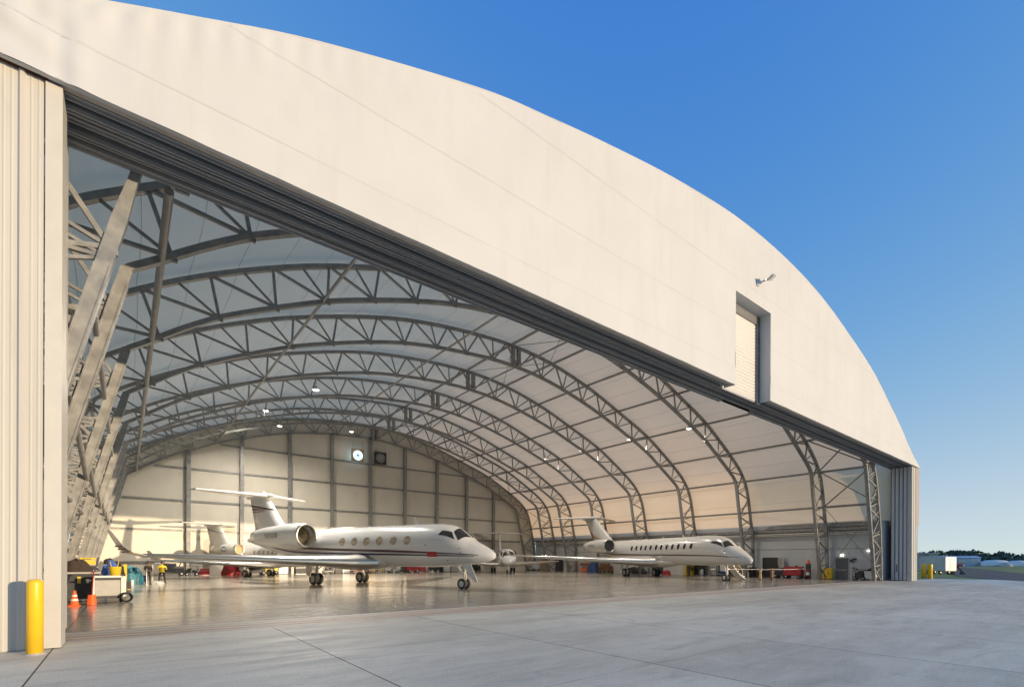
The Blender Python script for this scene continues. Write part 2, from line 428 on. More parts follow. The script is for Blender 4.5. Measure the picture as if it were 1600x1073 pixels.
for u, sg in ((SL0, 1), (SL1, -1)):
    mb.add([(u,0,zh(u)),(u,SLD,zh(u)),(u,SLD,SLT),(u,0,SLT)], [(0,1,2,3) if sg > 0 else (3,2,1,0)])
mb.add([(SL0,0,SLT),(SL1,0,SLT),(SL1,SLD,SLT),(SL0,SLD,SLT)], [(0,1,2,3)])
HB(mb, 'slot_reveal', M['gable'], xf=FX)
# bright hem cord along the arch
mb = MB(); mb.tube([(p.x, .02, p.y-.01) for p in ARCHS], .03, 6); HB(mb, 'gable_hem', M['gable'], xf=FX)
# roll shutter in the slot
mb = MB(); z = zh(SL0)+.02; k = 0
while z < SLT-.55:
    mb.add([(SL0-.3, .80, z),(SL1-.35, .80, z),(SL1-.35, .755, z+.16),(SL0-.3, .755, z+.16)], [(0,1,2,3)])
    mb.add([(SL0-.3, .755, z+.16),(SL1-.35, .755, z+.16),(SL1-.35, .82, z+.21),(SL0-.3, .82, z+.21)], [(0,1,2,3)])
    z += .21
SH = HB(mb, 'roll_shutter', M['shutter'], xf=FX)
mb = MB(); mb.box(SL1-.36, SL1-.02, .66, .92, zh(SL1)-.1, SLT-.05); mb.box(SL0-.5, SL1-.02, .70, 1.0, SLT-.55, SLT-.05)
HB(mb, 'shutter_frame', M['track'], SH, xf=FX)

# soffit panel and door tracks
mb = MB()
for a, b in ((-1.35, SL0+.0), (SL1, 65)):
    mb.beam((a, .17, zh(a)+.10), (b, .17, zh(b)+.10), .10, .05, (0,1,0)) if False else None
    n = 2
    mb.add([(a,.02,zh(a)+.03),(b,.02,zh(b)+.03),(b,.34,zh(b)+.05),(a,.34,zh(a)+.05)], [(0,3,2,1)])
    mb.add([(a,.34,zh(a)+.05),(b,.34,zh(b)+.05),(b,.34,zh(b)+.7),(a,.34,zh(a)+.7)], [(0,1,2,3)])
HB(mb, 'soffit_panel', M['soffit'], xf=FX)
mb = MB()
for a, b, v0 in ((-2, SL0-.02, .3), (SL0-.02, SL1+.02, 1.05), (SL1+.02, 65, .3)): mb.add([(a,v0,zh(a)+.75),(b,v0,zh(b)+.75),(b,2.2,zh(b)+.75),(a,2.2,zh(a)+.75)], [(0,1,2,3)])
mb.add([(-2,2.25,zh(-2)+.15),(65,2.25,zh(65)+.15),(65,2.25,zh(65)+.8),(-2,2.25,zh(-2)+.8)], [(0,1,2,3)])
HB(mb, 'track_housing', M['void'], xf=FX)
def track(v, segs, drop, w=.24):
    mb = MB()
    for a, b in segs:
        for (vv, ww, z0, z1) in ((v, w, drop, drop+.05), (v, .07, drop+.05, drop+.42), (v+w/2-.02, .03, drop-.06, drop), (v-w/2+.02, .03, drop-.06, drop), (v, w*.6, drop+.42, drop+.47)):
            A = [(a, vv-ww/2, zh(a)+z0), (b, vv-ww/2, zh(b)+z0), (b, vv+ww/2, zh(b)+z0), (a, vv+ww/2, zh(a)+z0)]
            B = [(x, y, z+(z1-z0)) for x, y, z in A]
            mb.add(A+B, [(3,2,1,0),(4,5,6,7),(0,1,5,4),(1,2,6,5),(2,3,7,6),(3,0,4,7)])
    HB(mb, 'door_track_beam', M['trackbeam'], xf=FX)
track(.50, [(-1.35, SL0-.1), (SL1+.1, 64.9)], .12, .22)
track(.86, [(-1.35, 64.9)], .05, .16)
track(1.24, [(-1.35, 64.9)], .12, .20)
track(1.62, [(-1.35, 64.9)], .03, .15)
track(2.06, [(-1.35, 29.7), (33.4, 64.9)], .06, .26)

# left corrugated front wall, jambs
def corrug(u0, u1, v, z0, zt, step=.42):
    prof = []; u = u0
    while u < u1:
        for du, dv in ((0,0),(.04,-.055),(.10,-.055),(.14,0),(.19,0),(.205,-.008),(.225,-.008),(.24,0),(.31,0),(.325,-.008),(.345,-.008),(.36,0)):
            if u+du <= u1: prof.append((u+du, v+dv))
        u += step
    prof.append((u1, v)); mb = MB()
    vs = []
    for (a, b) in prof: vs += [(a, b, z0), (a, b, zt(a))]
    mb.add(vs, [(2*i, 2*i+2, 2*i+3, 2*i+1) for i in range(len(prof)-1)])
    return mb
HB(corrug(-5.2, -1.42, .26, .02, lambda u: zh(u)+.02), 'corrugated_wall', M['clad'], xf=FX)
mb = MB(); mb.box(-5.2, -1.2, .30, .5, zh(-3)-.5, zh(-3)+.5); HB(mb, 'wall_head_closure', M['brown'], xf=FX)
mb = MB(); mb.box(-5.2, -1.42, .28, .5, .0, .10); HB(mb, 'wall_base_trim', M['grey_p'], xf=FX)
mb = MB(); mb.box(-1.40, -1.12, .20, .42, .02, zh(-1.2)); mb.box(-1.24, -1.12, .42, 1.0, .02, zh(-1.2)+.04); HB(mb, 'jamb_panel', M['clad_trim'], xf=FX)
mb = MB(); mb.box(-1.40, -1.25, 1.02, 1.2, .02, zh(-1.2)); mb.box(-1.35, -1.2, 1.5, 2.25, .25, zh(-1.2)+.02); HB(mb, 'jamb_post', M['clad_trim'], xf=FX)
mb = MB(); mb.box(-1.36, -1.26, 1.2, 1.5, .02, zh(-1.2)); HB(mb, 'jamb_seal', M['brown'], xf=FX)
# right jamb and stacked door leaves
mb = corrug(63.25, 65.2, .22, .02, lambda u: zh(u)+.0, .62)
mb.add([(63.25,.22,.02),(63.25,.22,zh(63)),(63.25,.56,zh(63)),(63.25,.56,.02)], [(0,3,2,1)])
mb.add([(65.2,.22,.02),(65.2,.22,zh(65)),(65.2,2.4,zh(65)),(65.2,2.4,.02)], [(0,1,2,3)])
HB(mb, 'corrugated_wall', M['clad'], xf=FX)
for i, v in enumerate((.62, .97, 1.31, 1.66)):
    mb = MB(); du = (.0, .05, .02, .08)[i]
    mb.box(63.3+du, 65.1, v, v+.27, .06, zh(64)-.02); mb.box(63.26+du, 63.3+du, v+.03, v+.24, .3, zh(64)-.3)
    d = HB(mb, 'sliding_door_leaf', M['leaf'], xf=FX)
    if i == 2:
        mb = MB(); mb.box(63.22, 63.28, v+.1, v+.16, .9, 1.7); HB(mb, 'door_handle', M['dark'], d, xf=FX)
    mb = MB(); mb.box(63.42, 65.0, v+.27, v+.345, .02, zh(64)-.05); HB(mb, 'door_seal', M['black'], d, xf=FX)

# ------------------------------------------------------------------ trusses
INN = [(-2.9,0),(-2.256,2.6),(-1.611,5.2),(-.843,8.3),(-.30,10.49),(-.1,11.3),(.0,11.7),(.06,11.78),(.2,11.9),(.9,12.4),(2.6,13.65),(4.4,14.75),(8,16.5),(10.4,17.5),(15,19.0),(19,19.95),(24,20.55),(28.75,20.75),(34,20.3),(40.4,18.85),(46.3,16.95),(50.4,15.4),(53,14.05),(55.6,12.65),(57.0,11.75),(57.5,10.8),(58.0,8.6),(58.8,5.2),(59.4,2.6),(59.95,0)]
OUT = [(-4.65,0),(-4.35,2.6),(-4.0,5.2),(-3.4,8.3),(-2.6,11.0),(-1.9,12.6),(-1.3,13.45),(2,15.65),(5.5,17.5),(9.5,19.2),(14.8,20.9),(19,21.85),(24,22.45),(29,22.65),(34.1,22.25),(40,20.95),(45.3,19.2),(50.2,17.45),(54.1,15.5),(57.0,13.85),(58.6,12.7),(59.8,11.3),(60.5,9.6),(61.1,7.2),(61.6,5.2),(61.85,2.6),(62.0,0)]
def resample(P, n):
    S = catmull([(a, b, 0) for a, b in P], 8); L = [0]
    for a, b in zip(S, S[1:]): L.append(L[-1]+(b-a).length)
    out = []; j = 0
    for i in range(n+1):
        t = L[-1]*i/n
        while j < len(L)-2 and L[j+1] < t: j += 1
        k = (t-L[j])/max(1e-9, L[j+1]-L[j]); p = S[j].lerp(S[j+1], min(1, k)); out.append((p.x, p.y))
    return out
NP = 28
INS = [(p.x, p.y) for p in catmull([(a, b, 0) for a, b in INN], 5)]; OUS = [(p.x, p.y) for p in catmull([(a, b, 0) for a, b in OUT], 5)]
INF = [p for p in INS if p[1] < 11.1 and p[0] < 5] + [(.12, 12.2), (.42, 13.4), (1.4, 14.2), (2.9, 14.6)] + [p for p in INS if p[0] > 4.4]   # portal frame: leg runs on up past the knee
IN4 = resample(INN, NP*4); OU4 = resample(OUT, NP*4)
def shape(y, p):
    k = 1.0 if y < 40 else 1 - .035*min(1, (y-40)/31)
    return p[1] if p[1] < 5 else 5+(p[1]-5)*(1-(1-k)*min(1, (p[1]-5)/7))
TY = [(16.95, 15.85), (21.0, 20.8), (29.0, 29.0), (36.75, 36.75), (44.65, 44.65), (52.4, 52.4), (59.7, 59.7), (65.0, 65.0), (70.75, 70.75)]
def ty(i, x): a, b = TY[i]; return a + (b-a)*(x+3)/64
def chord(mb, i, P, wf, yw):
    rings = []
    for k, p in enumerate(P):
        a = P[max(0, k-1)]; b = P[min(len(P)-1, k+1)]
        d = Vector((b[0]-a[0], 0, b[1]-a[1])).normalized(); n = Vector((-d.z, 0, d.x)); w = wf(p)
        y = ty(i, p[0]); c = Vector((p[0], y, shape(TY[i][0], p)))
        rings.append([c+n*(w/2)+Vector((0,-yw/2,0)), c-n*(w/2)+Vector((0,-yw/2,0)), c-n*(w/2)+Vector((0,yw/2,0)), c+n*(w/2)+Vector((0,yw/2,0))])
    mb.loft(rings, smooth=False)
def pt(i, p): return (p[0], ty(i, p[0]), shape(TY[i][0], p))
for i in range(len(TY)):
    t = bpy.data.objects.new('arch_truss', None); COL.objects.link(t); t.parent = HANGAR; t.location = (0, TY[i][0]-14.5, 0); t.empty_display_size = .5
    def TB(mb, name, m):
        mb.v = [(p[0]-30, p[1]-TY[i][0], p[2]) for p in mb.v]; return mb.build(name, m, t)
    mb = MB(); chord(mb, i, INF if i == 0 else INS, lambda p: (.34 if p[1] < 11.75 else .22) if p[0] < 30 else (.28 if p[1] < 11.75 else .22), .30); 
    if i < 7:
        for sg in (-1, 1):        # rolled lips along the leg box sections
            lip = [(p[0]+.16*sg, p[1]) for p in (INF if i == 0 else INS) if p[1] < 11.5 and p[0] < 5]
            for a, b in zip(lip[::6], lip[6::6]): mb.beam(pt(i, a), pt(i, b), .045, .37)
    TB(mb, 'inner_chord', M['steel'])
    mb = MB(); chord(mb, i, OUS, lambda p: .27 if p[1] < 11.6 else .23, .28); TB(mb, 'outer_chord', M['steel'])
    mb = MB()
    for k in range(NP):
        u0, u1 = OU4[4*k], OU4[4*k+4]; lo = IN4[4*k+2]; mid = OU4[4*k+2]
        for q in (u0, u1): mb.beam(pt(i, q), pt(i, lo), .125, .125)
        mb.beam(pt(i, mid), pt(i, lo), .095, .095)
        # gusset
        c = Vector(pt(i, lo)); mb.cbox((c.x, c.y, c.z), (.34, .1, .34))
    for side in ((0, 1) if i < 8 else ()):
        zz = [.5+.95*k for k in range(12)]
        at = lambda P, z, lo: next((P[k][0]+(P[k+1][0]-P[k][0])*(z-P[k][1])/(P[k+1][1]-P[k][1]), z) for k in (range(len(P)-1) if lo else range(len(P)-2, -1, -1)) if min(P[k][1], P[k+1][1]) <= z <= max(P[k][1], P[k+1][1]) and P[k][1] != P[k+1][1])
        for k, (za, zb) in enumerate(zip(zz, zz[1:])):
            if side == 1 and k % 2: continue
            p, q = at(INS, za, side == 0), at(OUS, zb, side == 0)
            if k % 2: p, q = at(INS, zb, side == 0), at(OUS, za, side == 0)
            mb.beam(pt(i, p), pt(i, q), .09, .09)
            if k % 2 == 0 and side == 0: mb.beam(pt(i, at(INS, za, True)), pt(i, at(OUS, za, True)), .10, .12)
    TB(mb, 'web_bracing', M['steel'])

# purlins on the outer chord; deeper tubes under the inner chord
def ystart(x): return 15.6 if x > 30 else 17.0
def purlin(x, z, r, y0, y1, n=8):
    mb = MB()
    k = lambda y, zz: zz if zz < 5 else 5+(zz-5)*(1-(.035*max(0, min(1, (y-40)/31)))*min(1, (zz-5)/7))
    mb.tube([(x, y, k(y, z)) for y in (y0, 30, 40, 50, 60, y1)], r, n); HB(mb, 'purlin', M['steel'])
for x, z in ((60.75,8.0),(59.4,11.72),(55.6,14.55),(50.6,17.2),(44.8,19.3),(39.4,21.05),(34.3,22.15),(28.9,22.6),(-1.9,12.6),(-3.4,8.3),(-4.05,4.6)):
    purlin(x, z, .12, 17.3 if x < 30 else 15.7, 70.9)
for x, z in ((.95, 12.42), (8.9, 16.9), (21.8, 20.3), (29.6, 20.72)): purlin(x, z, .12 if x < 2 else .085, 16.9, 70.4, 10)
purlin(-1.9, 4.55, .10, 17.2, 70.4); purlin(-.75, 9.3, .09, 17.2, 70.4)
# ridge double posts
for i in range(1, 9):
    mb = MB(); y = TY[i][0]
    for x in (29.25, 29.95): mb.beam((x, y, shape(y, (x, 20.72))), (x, y, shape(y, (x, 22.55))), .34, .34)
    HB(mb, 'ridge_post', M['steel'])
# cable / rod cross bracing in some bays
def rods(i, j, xs, P=OU4, r=.035, name='brace_rod'):
    mb = MB()
    def zat(x, y):
        best = min(range(len(P)), key=lambda k: abs(P[k][0]-x)+ (0 if P[k][1] > 0 else 0)); return shape(y, P[best])
    for a, b in xs:
        for s in ((a, b), (b, a)):
            p = pt(i, P[s[0]]); q = pt(j, P[s[1]]); mb = MB(); mb.tube([p, q], r, 6); HB(mb, name, M['steel'])
n4 = len(OU4)-1
def idx(x, z=None, P=OU4): return min(range(len(P)), key=lambda k: abs(P[k][0]-x)*1.0 + (abs(P[k][1]-z)*3 if z is not None else 0))
rods(0, 1, [(idx(60.9, 7.9), idx(59.4, 11.7)), (idx(59.4, 11.7), idx(55.6, 14.5))], r=.07)
rods(0, 1, [(idx(61.9, 1.2), idx(60.9, 7.9))], r=.03)
rods(7, 8, [(idx(60.9, 7.9), idx(59.4, 11.7)), (idx(55.6, 14.5), idx(50.6, 17.2)), (idx(44.8, 19.3), idx(39.4, 21)), (idx(34.3, 22), idx(28.9, 22.6))], r=.05)
rods(1, 2, [(idx(34.3, 22), idx(39.4, 21))], r=.03); rods(2, 3, [(idx(29, 22.6), idx(34.3, 22.1))], r=.03); rods(3, 4, [(idx(29, 22.6), idx(34.3, 22.1))], r=.03)
rods(1, 2, [(idx(-3.6, 7.4), idx(-2, 12.5)), (idx(-4.5, 1.5), idx(-3.6, 7.4))], r=.05); rods(2, 3, [(idx(-3.6, 7.4), idx(-2, 12.5))], r=.05)
# short raking struts seen between the left legs
mb = MB()
for i in range(1, 7):
    a = idx(-1.4, 6.7, IN4); p = Vector(pt(i, IN4[a])); q = Vector(pt(i+1, IN4[a])); mb = MB(); mb.tube([p+Vector((-.3, .2, 1.6)), q+Vector((-.1, -.1, -1.1))], .09, 8); HB(mb, 'knee_brace', M['steel'])

# ------------------------------------------------------------------ roof membrane (lofted from the gable through the trusses)
def roof():
    mb = MB(); NA = 168; rows = []
    ga = []
    S = ARCHS; L = [0]
    for a, b in zip(S, S[1:]): L.append(L[-1]+(b-a).length)
    # gable arch resampled against outer chord parameter: legs collapse onto vertical ends
    off = []
    for k in range(len(OU4)):
        a = OU4[max(0, k-1)]; b = OU4[min(n4, k+1)]; d = Vector((b[0]-a[0], b[1]-a[1])).normalized()
        off.append((OU4[k][0]-d.y*.36, OU4[k][1]+d.x*.36))
    kl = next(k for k in range(len(off)) if off[k][1] > 5.0); kr = max(k for k in range(len(off)) if off[k][1] > 5.0)
    use = list(range(kl, kr+1))
    ys = []
    for i in range(len(TY)-1):
        m = 6
        for k in range(m): ys.append((i, k/m))
    ys.append((len(TY)-1, 0))
    front = []
    for k in use:
        x, z = off[k]; t = (k-kl)/(kr-kl)
        zl = 12.3
        if x < 29 and z < zl: front.append((-5.0, z))
        elif x > 29 and z < 11.8: front.append((65.0, z))
        else:
            u = -5.0+(x-(-2.6))*(70/(60.0+2.6)); u = max(-5, min(65, u)); front.append((u, max(zl if u < 29 else 11.85, archz(u)-.03)))
    rows.append([F(u, .02, z) for u, z in front])
    rows.append([tuple((Vector(F(u, .9, z))*.8 + Vector((off[k][0], ty(0, off[k][0]), off[k][1]))*.2)) if u < 40 else F(u-.1, .9, z) for (u, z), k in zip(front, use)])
    for i, f in ys:
        r = []
        for k in use:
            x, z0 = off[k]
            ya = ty(i, x); yb = ty(min(i+1, len(TY)-1), x); y = ya+(yb-ya)*f
            z = shape(y, (x, z0)); sag = .10*math.sin(f*PI)*(1 if z > 12 else .4)
            w = .03*noise.noise(Vector((x*.5, y*.3, z*.5)))
            a = OU4[max(0, k-1)]; b = OU4[min(n4, k+1)]; d = Vector((b[0]-a[0], b[1]-a[1])).normalized()
            q = max(0, 1-(y-14.2)/14.8)*max(0, min(1, (x-38)/10)); fu, fz = front[k-kl]
            px, pz = x+d.y*(sag+w), z-d.x*(sag+w)
            r.append((px+(fu-px)*q, y, pz+(fz-pz)*q))
        rows.append(r)
    rows.append([(p[0], p[1]+.55, p[2]) for p in rows[-1]])
    mb.loft(rows, smooth=True, close=False); HB(mb, 'roof_fabric', M['roof'])
    # thin seams running along the hangar
    return off, use
OFF, USE = roof()
mb = MB()
for k in USE[4:-4:3]:
    if OU4[k][1] < 8: continue
    pts = []
    for i in range(len(TY)-1):
        for f in (0, .25, .5, .75):
            x, z0 = OFF[k]; ya = ty(i, x); yb = ty(i+1, x); y = ya+(yb-ya)*f; a = OU4[k-1]; b = OU4[k+1]; d = Vector((b[0]-a[0], b[1]-a[1])).normalized()
            s = .16*math.sin(f*PI)+.03
            if y > 17.5: pts.append((x+d.y*s, y, shape(y, (x, z0))-d.x*s))
    if pts: mb.tube(pts, .010, 4, cap=False)
HB(mb, 'fabric_seam', M['grey_p'])

# side walls
for side, x, xm in ((1, 62.45, 'wallpanel'), (-1, -5.05, 'liner')):
    mb = MB(); mb.box(x, x+.2*side, 16.0 if side > 0 else 16.9, 71.2, 0, 6.45) if side > 0 else mb.box(x-.2, x, 16.9, 71.2, 0, 6.6)
    w = HB(mb, 'side_wall', M[xm])
    if side > 0:
        mb = MB(); mb.box(61.9, 62.44, 16.2, 71.0, 5.45, 5.75); mb.box(62.1, 62.46, 16.2, 71.0, 5.85, 6.25); HB(mb, 'wall_ledge', M['steel'])
        mb = MB(); mb.tube([(61.85, 16.4, 5.2), (61.85, 70.8, 5.2)], .11, 8); mb.tube([(62.4, 16.4, 3.45), (62.4, 70.8, 3.45)], .035, 6); HB(mb, 'wall_pipe', M['steel_lt'])
        mb = MB(); mb.box(61.75, 62.42, 16.3, 70.9, 5.0, 5.08); HB(mb, 'wall_ledge', M['liner'])
mb = MB(); a = F(65.2, 2.38, 0); mb.prism([(a[0]-.02, a[1]), (62.46, 16.05), (62.46, 16.25), (a[0]-.02, a[1]+.2)], 0, 6.4); HB(mb, 'return_wall', M['wallpanel'])
mb = MB(); mb.prism([(65.2, 15.76), (64.3, 21), (62.9, 29.1), (62.3, 29.1), (62.3, 15.9)], 6.3, 6.4); HB(mb, 'wall_cap', M['liner'])
mb = MB(); a = F(-5.15, .3, 0); mb.prism([(-5.25, a[1]), (-5.05, a[1]), (-5.05, 17.0), (-5.25, 17.0)], 0, 12.2); HB(mb, 'return_wall', M['liner'])
# rear wall, columns and girts
def outz(x, y):
    best = None
    for a, b in zip(OFF, OFF[1:]):
        if min(a[0], b[0]) <= x <= max(a[0], b[0]) and max(a[1], b[1]) > 8: best = max(best or 0, a[1]+(b[1]-a[1])*((x-a[0])/((b[0]-a[0]) or 1)))
    return shape(y, (x, best if best else 6))
poly = [(OFF[k][0], shape(70.8, OFF[k])) for k in USE]; poly = [(-4.9, 0)] + poly + [(62.3, 0)]
mb = MB(); n = len(poly)
mb.add([(x, 71.15, z) for x, z in poly]+[(x, 71.4, z) for x, z in poly], [tuple(range(n)), tuple(range(2*n-1, n-1, -1))]+[(i, n+i, n+(i+1) % n, (i+1) % n) for i in range(n)])
HB(mb, 'rear_wall', M['liner'])
for x in (6.0, 11.75, 17.5, 23.2, 28.9, 34.6, 40.4, 46.2, 52.0):
    mb = MB(); z = min(shape(70.8, p) for p in IN4 if abs(p[0]-x) < .7)+.1
    mb.box(x-.17, x+.17, 70.62, 71.0, 0, z); mb.box(x-.22, x+.22, 70.6, 70.63, 0, z); HB(mb, 'rear_column', M['steel'])
for z in (1.6, 5.45, 9.05, 13.0, 16.4):
    xs = [p[0] for p in IN4 if shape(70.8, p) > z]
    mb = MB(); mb.box(min(xs)+.2, max(xs)-.2, 71.02, 71.13, z-.11, z+.11); HB(mb, 'rear_girt', M['steel'])

# ------------------------------------------------------------------ grounds
def sheet(name, poly, z, m, kind='structure', label=None):
    mb = MB(); mb.add([(x, y, z) for x, y in poly], [tuple(range(len(poly)))])
    o = mb.build(name, m); o['kind'] = kind
    return o
sheet('grass_field', [(-900,-900),(2500,-900),(2500,2500),(-900,2500)], -.06, M['grass'])
sheet('apron', [(-70,-60),(73.0,-60),(73.6,0),(73.8,6.5),(77.5,9.2),(74.2,14.2),(66,14.56),*[(66-k*4, 15.75-(66-k*4)*SA) for k in range(1, 18)],(-6,15.86),(-70,15.86)], 0, M['apron'])
sheet('taxiway', [(74.0,-80),(74.6,6.4),(77.9,9.0),(92,14.3),(113,19.4),(160,29),(260,52),(260,40),(150,16),(111,8.2),(96,-80)], -.03, M['asphalt'])
sheet('hangar_floor', [(-5.2, 14.8+2.9),(64.8, 16.4),(64.8, 18),(62.6,20),(62.6,71.3),(-5.2,71.3)], .008, M['floor'])
sheet('door_threshold', [F(-1.4,1.05,0)[:2],F(66,1.05,0)[:2],F(66,3.0,0)[:2],F(-5.2,3.3,0)[:2],F(-5.2,1.05,0)[:2]], .004, M['thresh'])
RAILS = MB()
for v in (1.45, 1.62, 1.95, 2.12, 2.55): RAILS.box(-1.3, 65.0, v-.02, v+.02, .003, .0085)
RAILS.v = [F(*p) for p in RAILS.v]; o = RAILS.build('door_floor_track', M['rail']); o['kind'] = 'structure'
# dark strip on the polished floor
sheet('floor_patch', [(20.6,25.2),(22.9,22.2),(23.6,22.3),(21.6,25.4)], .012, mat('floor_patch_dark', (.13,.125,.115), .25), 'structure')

# ------------------------------------------------------------------ aircraft
def hermite(P, x):
    if x <= P[0][0]: return P[0][1:]
    if x >= P[-1][0]: return P[-1][1:]
    for i in range(len(P)-1):
        if P[i][0] <= x <= P[i+1][0]: break
    def slope(j, c):
        if j == 0: return (P[1][c]-P[0][c])/(P[1][0]-P[0][0])
        if j == len(P)-1: return (P[-1][c]-P[-2][c])/(P[-1][0]-P[-2][0])
        a = (P[j][c]-P[j-1][c])/(P[j][0]-P[j-1][0]); b = (P[j+1][c]-P[j][c])/(P[j+1][0]-P[j][0])
        return 0 if a*b <= 0 else 2*a*b/(a+b)
    h = P[i+1][0]-P[i][0]; t = (x-P[i][0])/h; out = []
    for c in range(1, len(P[0])):
        m0, m1 = slope(i, c)*h, slope(i+1, c)*h
        out.append((2*t**3-3*t*t+1)*P[i][c]+(t**3-2*t*t+t)*m0+(-2*t**3+3*t*t)*P[i+1][c]+(t**3-t*t)*m1)
    return out
AIR = [(1,0),(.8,.32),(.6,.62),(.4,.88),(.25,.98),(.12,.82),(.05,.58),(.015,.32),(0,0),(.015,-.22),(.05,-.38),(.12,-.5),(.25,-.58),(.4,-.52),(.6,-.36),(.8,-.18)]
def text_pts(txt, size):
    cu = bpy.data.curves.new('tmp_text', 'FONT'); cu.body = txt; cu.size = size; cu.align_x = 'CENTER'; cu.align_y = 'CENTER'; cu.resolution_u = 2
    o = bpy.data.objects.new('tmp_text', cu); COL.objects.link(o); bpy.context.view_layer.update()
    me = bpy.data.meshes.new_from_object(o.evaluated_get(bpy.context.evaluated_depsgraph_get()))
    vs = [tuple(v.co) for v in me.vertices]; fs = [tuple(p.vertices) for p in me.polygons]
    bpy.data.objects.remove(o); bpy.data.curves.remove(cu); bpy.data.meshes.remove(me)
    return vs, fs
def jet(name, label, X0, Y0, hd, S, body):
    t = empty(name, (X0, Y0, .008), label, 'jet', 'white business jets parked in the hangar', R(hd+180))
    FU = S['fus']
    def fsec(x):
        top, bot, hw = hermite(FU, x); return (top+bot)/2, max(.012, (top-bot)/2), max(.012, hw)
    def surf(x, th, off=0.0):
        zc, hh, hw = fsec(x); s_, c_ = math.sin(th), math.cos(th)
        n = Vector((s_/hw, c_/hh)); n.normalize()
        return (x, hw*s_+n.x*off, zc+hh*c_+n.y*off)
    def th_of(x, z, sg=1):
        zc, hh, hw = fsec(x); return sg*math.acos(max(-1, min(1, (z-zc)/hh)))
    L = FU[-1][0]; xs = []
    x = 0.0
    while x < L: xs.append(x); x += .06 if x < .6 else (.14 if x < 5 else .4)
    xs.append(L)
    mb = MB(); mb.loft([[surf(x, 2*PI*k/44) for k in range(44)] for x in xs])
    if 'belly' in S:
        x0, x1, zb, hw = S['belly']; rr = []
        for i in range(25):
            f = i/24; x = x0+(x1-x0)*f; s_ = math.sin(f*PI)**.55; top = 2.2 if body != 'c' else 1.8
            rr.append([(x, (hw*s_+.02)*math.sin(a), (top-.3)-((top-.3)-zb)*s_*max(0, -math.cos(a))+.25*max(0, math.cos(a))) for a in [2*PI*k/24 for k in range(24)]])
        mb.loft(rr)
    fus = mb.build('fuselage', S['paint'], t)
    def patch(nm, cs, m, par=fus, off=.012, n=8):
        (a, b, c, d) = cs       # corners (x, theta) going round
        def fn(u, v):
            p = [a[i]*(1-u)*(1-v)+b[i]*u*(1-v)+c[i]*u*v+d[i]*(1-u)*v for i in (0, 1)]
            return surf(p[0], p[1], off)
        mb = MB(); mb.grid(fn, n, n); return mb.build(nm, m, par)
    for sg in (1, -1):
        for cs in S['windscreen']: patch('windscreen_pane', [(x, R(th)*sg) for x, th in cs], M['glass'])
        if 'nofar' in S and sg < 0: continue
        for x0 in S['win']:
            z0 = S['winz']; rx, rz = S['winr']; pw = S.get('winp', 1.0); mb = MB(); n = 20
            for scale, m_, of in ((1.16, 0, .006), (1.0, 1, .012)):
                mb.cur = m_; ring = [(x0, z0)]
                for r_ in (.6, 1.0):
                    for k in range(n):
                        a = 2*PI*k/n; c_, s_ = math.cos(a), math.sin(a)
                        c2 = math.copysign(abs(c_)**pw, c_); s2 = math.copysign(abs(s_)**pw, s_)
                        ring.append((x0+rx*scale*r_*c2, z0+rz*scale*r_*s2))
                fs = [(0, 1+k, 1+(k+1) % n) for k in range(n)]+[(1+k, 1+n+k, 1+n+(k+1) % n, 1+(k+1) % n) for k in range(n)]
                mb.add([surf(x, th_of(x, z, sg), of) for x, z in ring], fs, True)
            mb.build('cabin_window', [S.get('winframe', M['jetgrey']), S['winm']], fus)
    for (pl, m_) in S['stripes']:       # pl: list of (x, ztop, zbot)
        for sg in (1, -1):
            mb = MB(); ss = []
            n = 60
            for i in range(n+1):
                x = pl[0][0]+(pl[-1][0]-pl[0][0])*i/n; a, b = hermite(pl, x)
                ss += [surf(x, th_of(x, b+(a-b)*q, sg), .008) for q in (0, .5, 1)]
            mb.add(ss, [(3*i+j, 3*i+3+j, 3*i+4+j, 3*i+1+j) for i in range(n) for j in (0, 1)], True)
            mb.build('cheat_line', m_, fus)
    if 'placard' in S:
        x, z, w, h = S['placard']; th0, th1 = th_of(x, z+h/2), th_of(x, z-h/2)
        p = patch('warning_flag', [(x-w/2, th0), (x+w/2, th0), (x+w/2, th1), (x-w/2, th1)], M['red'], off=.03)
    mb = MB()
    for (x, z) in S.get('probes', []):
        p = Vector(surf(x, th_of(x, z), 0)); mb.beam(p, p+Vector((-.16, .07, 0)), .05, .03)
    if mb.v: mb.build('sensor_probe', M['dark'], fus)
    for (x, h, w) in S['antenna']:
        z = hermite(FU, x)[0]-.04; mb = MB(); mb.loft([[(x-w/2, 0, z), (x, .03, z), (x+w/2, 0, z), (x, -.03, z)], [(x+w*.35, 0, z+h), (x+w*.5, .012, z+h), (x+w*.65, 0, z+h), (x+w*.5, -.012, z+h)]], smooth=False)
        mb.build('antenna', S['paint'], fus)
    if 'door_outline' in S:
        x0, x1, z0, z1 = S['door_outline']; mb = MB()
        for (a, b) in (((x0, z0), (x0, z1)), ((x1, z0), (x1, z1)), ((x0, z1), (x1, z1))):
            pts = [surf(a[0]+(b[0]-a[0])*i/8, th_of(a[0]+(b[0]-a[0])*i/8, a[1]+(b[1]-a[1])*i/8), .004) for i in range(9)]; mb.tube(pts, .018, 4)
        mb.build('hatch_outline', M['jetgrey'], fus)
    # lifting surfaces
    def ring(y, xle, z, c, tk, vert=False, x=0):
        return [(xle+a*c, y, z+b*tk*c) if not vert else (xle+a*c, y+b*tk*c, z) for a, b in AIR]
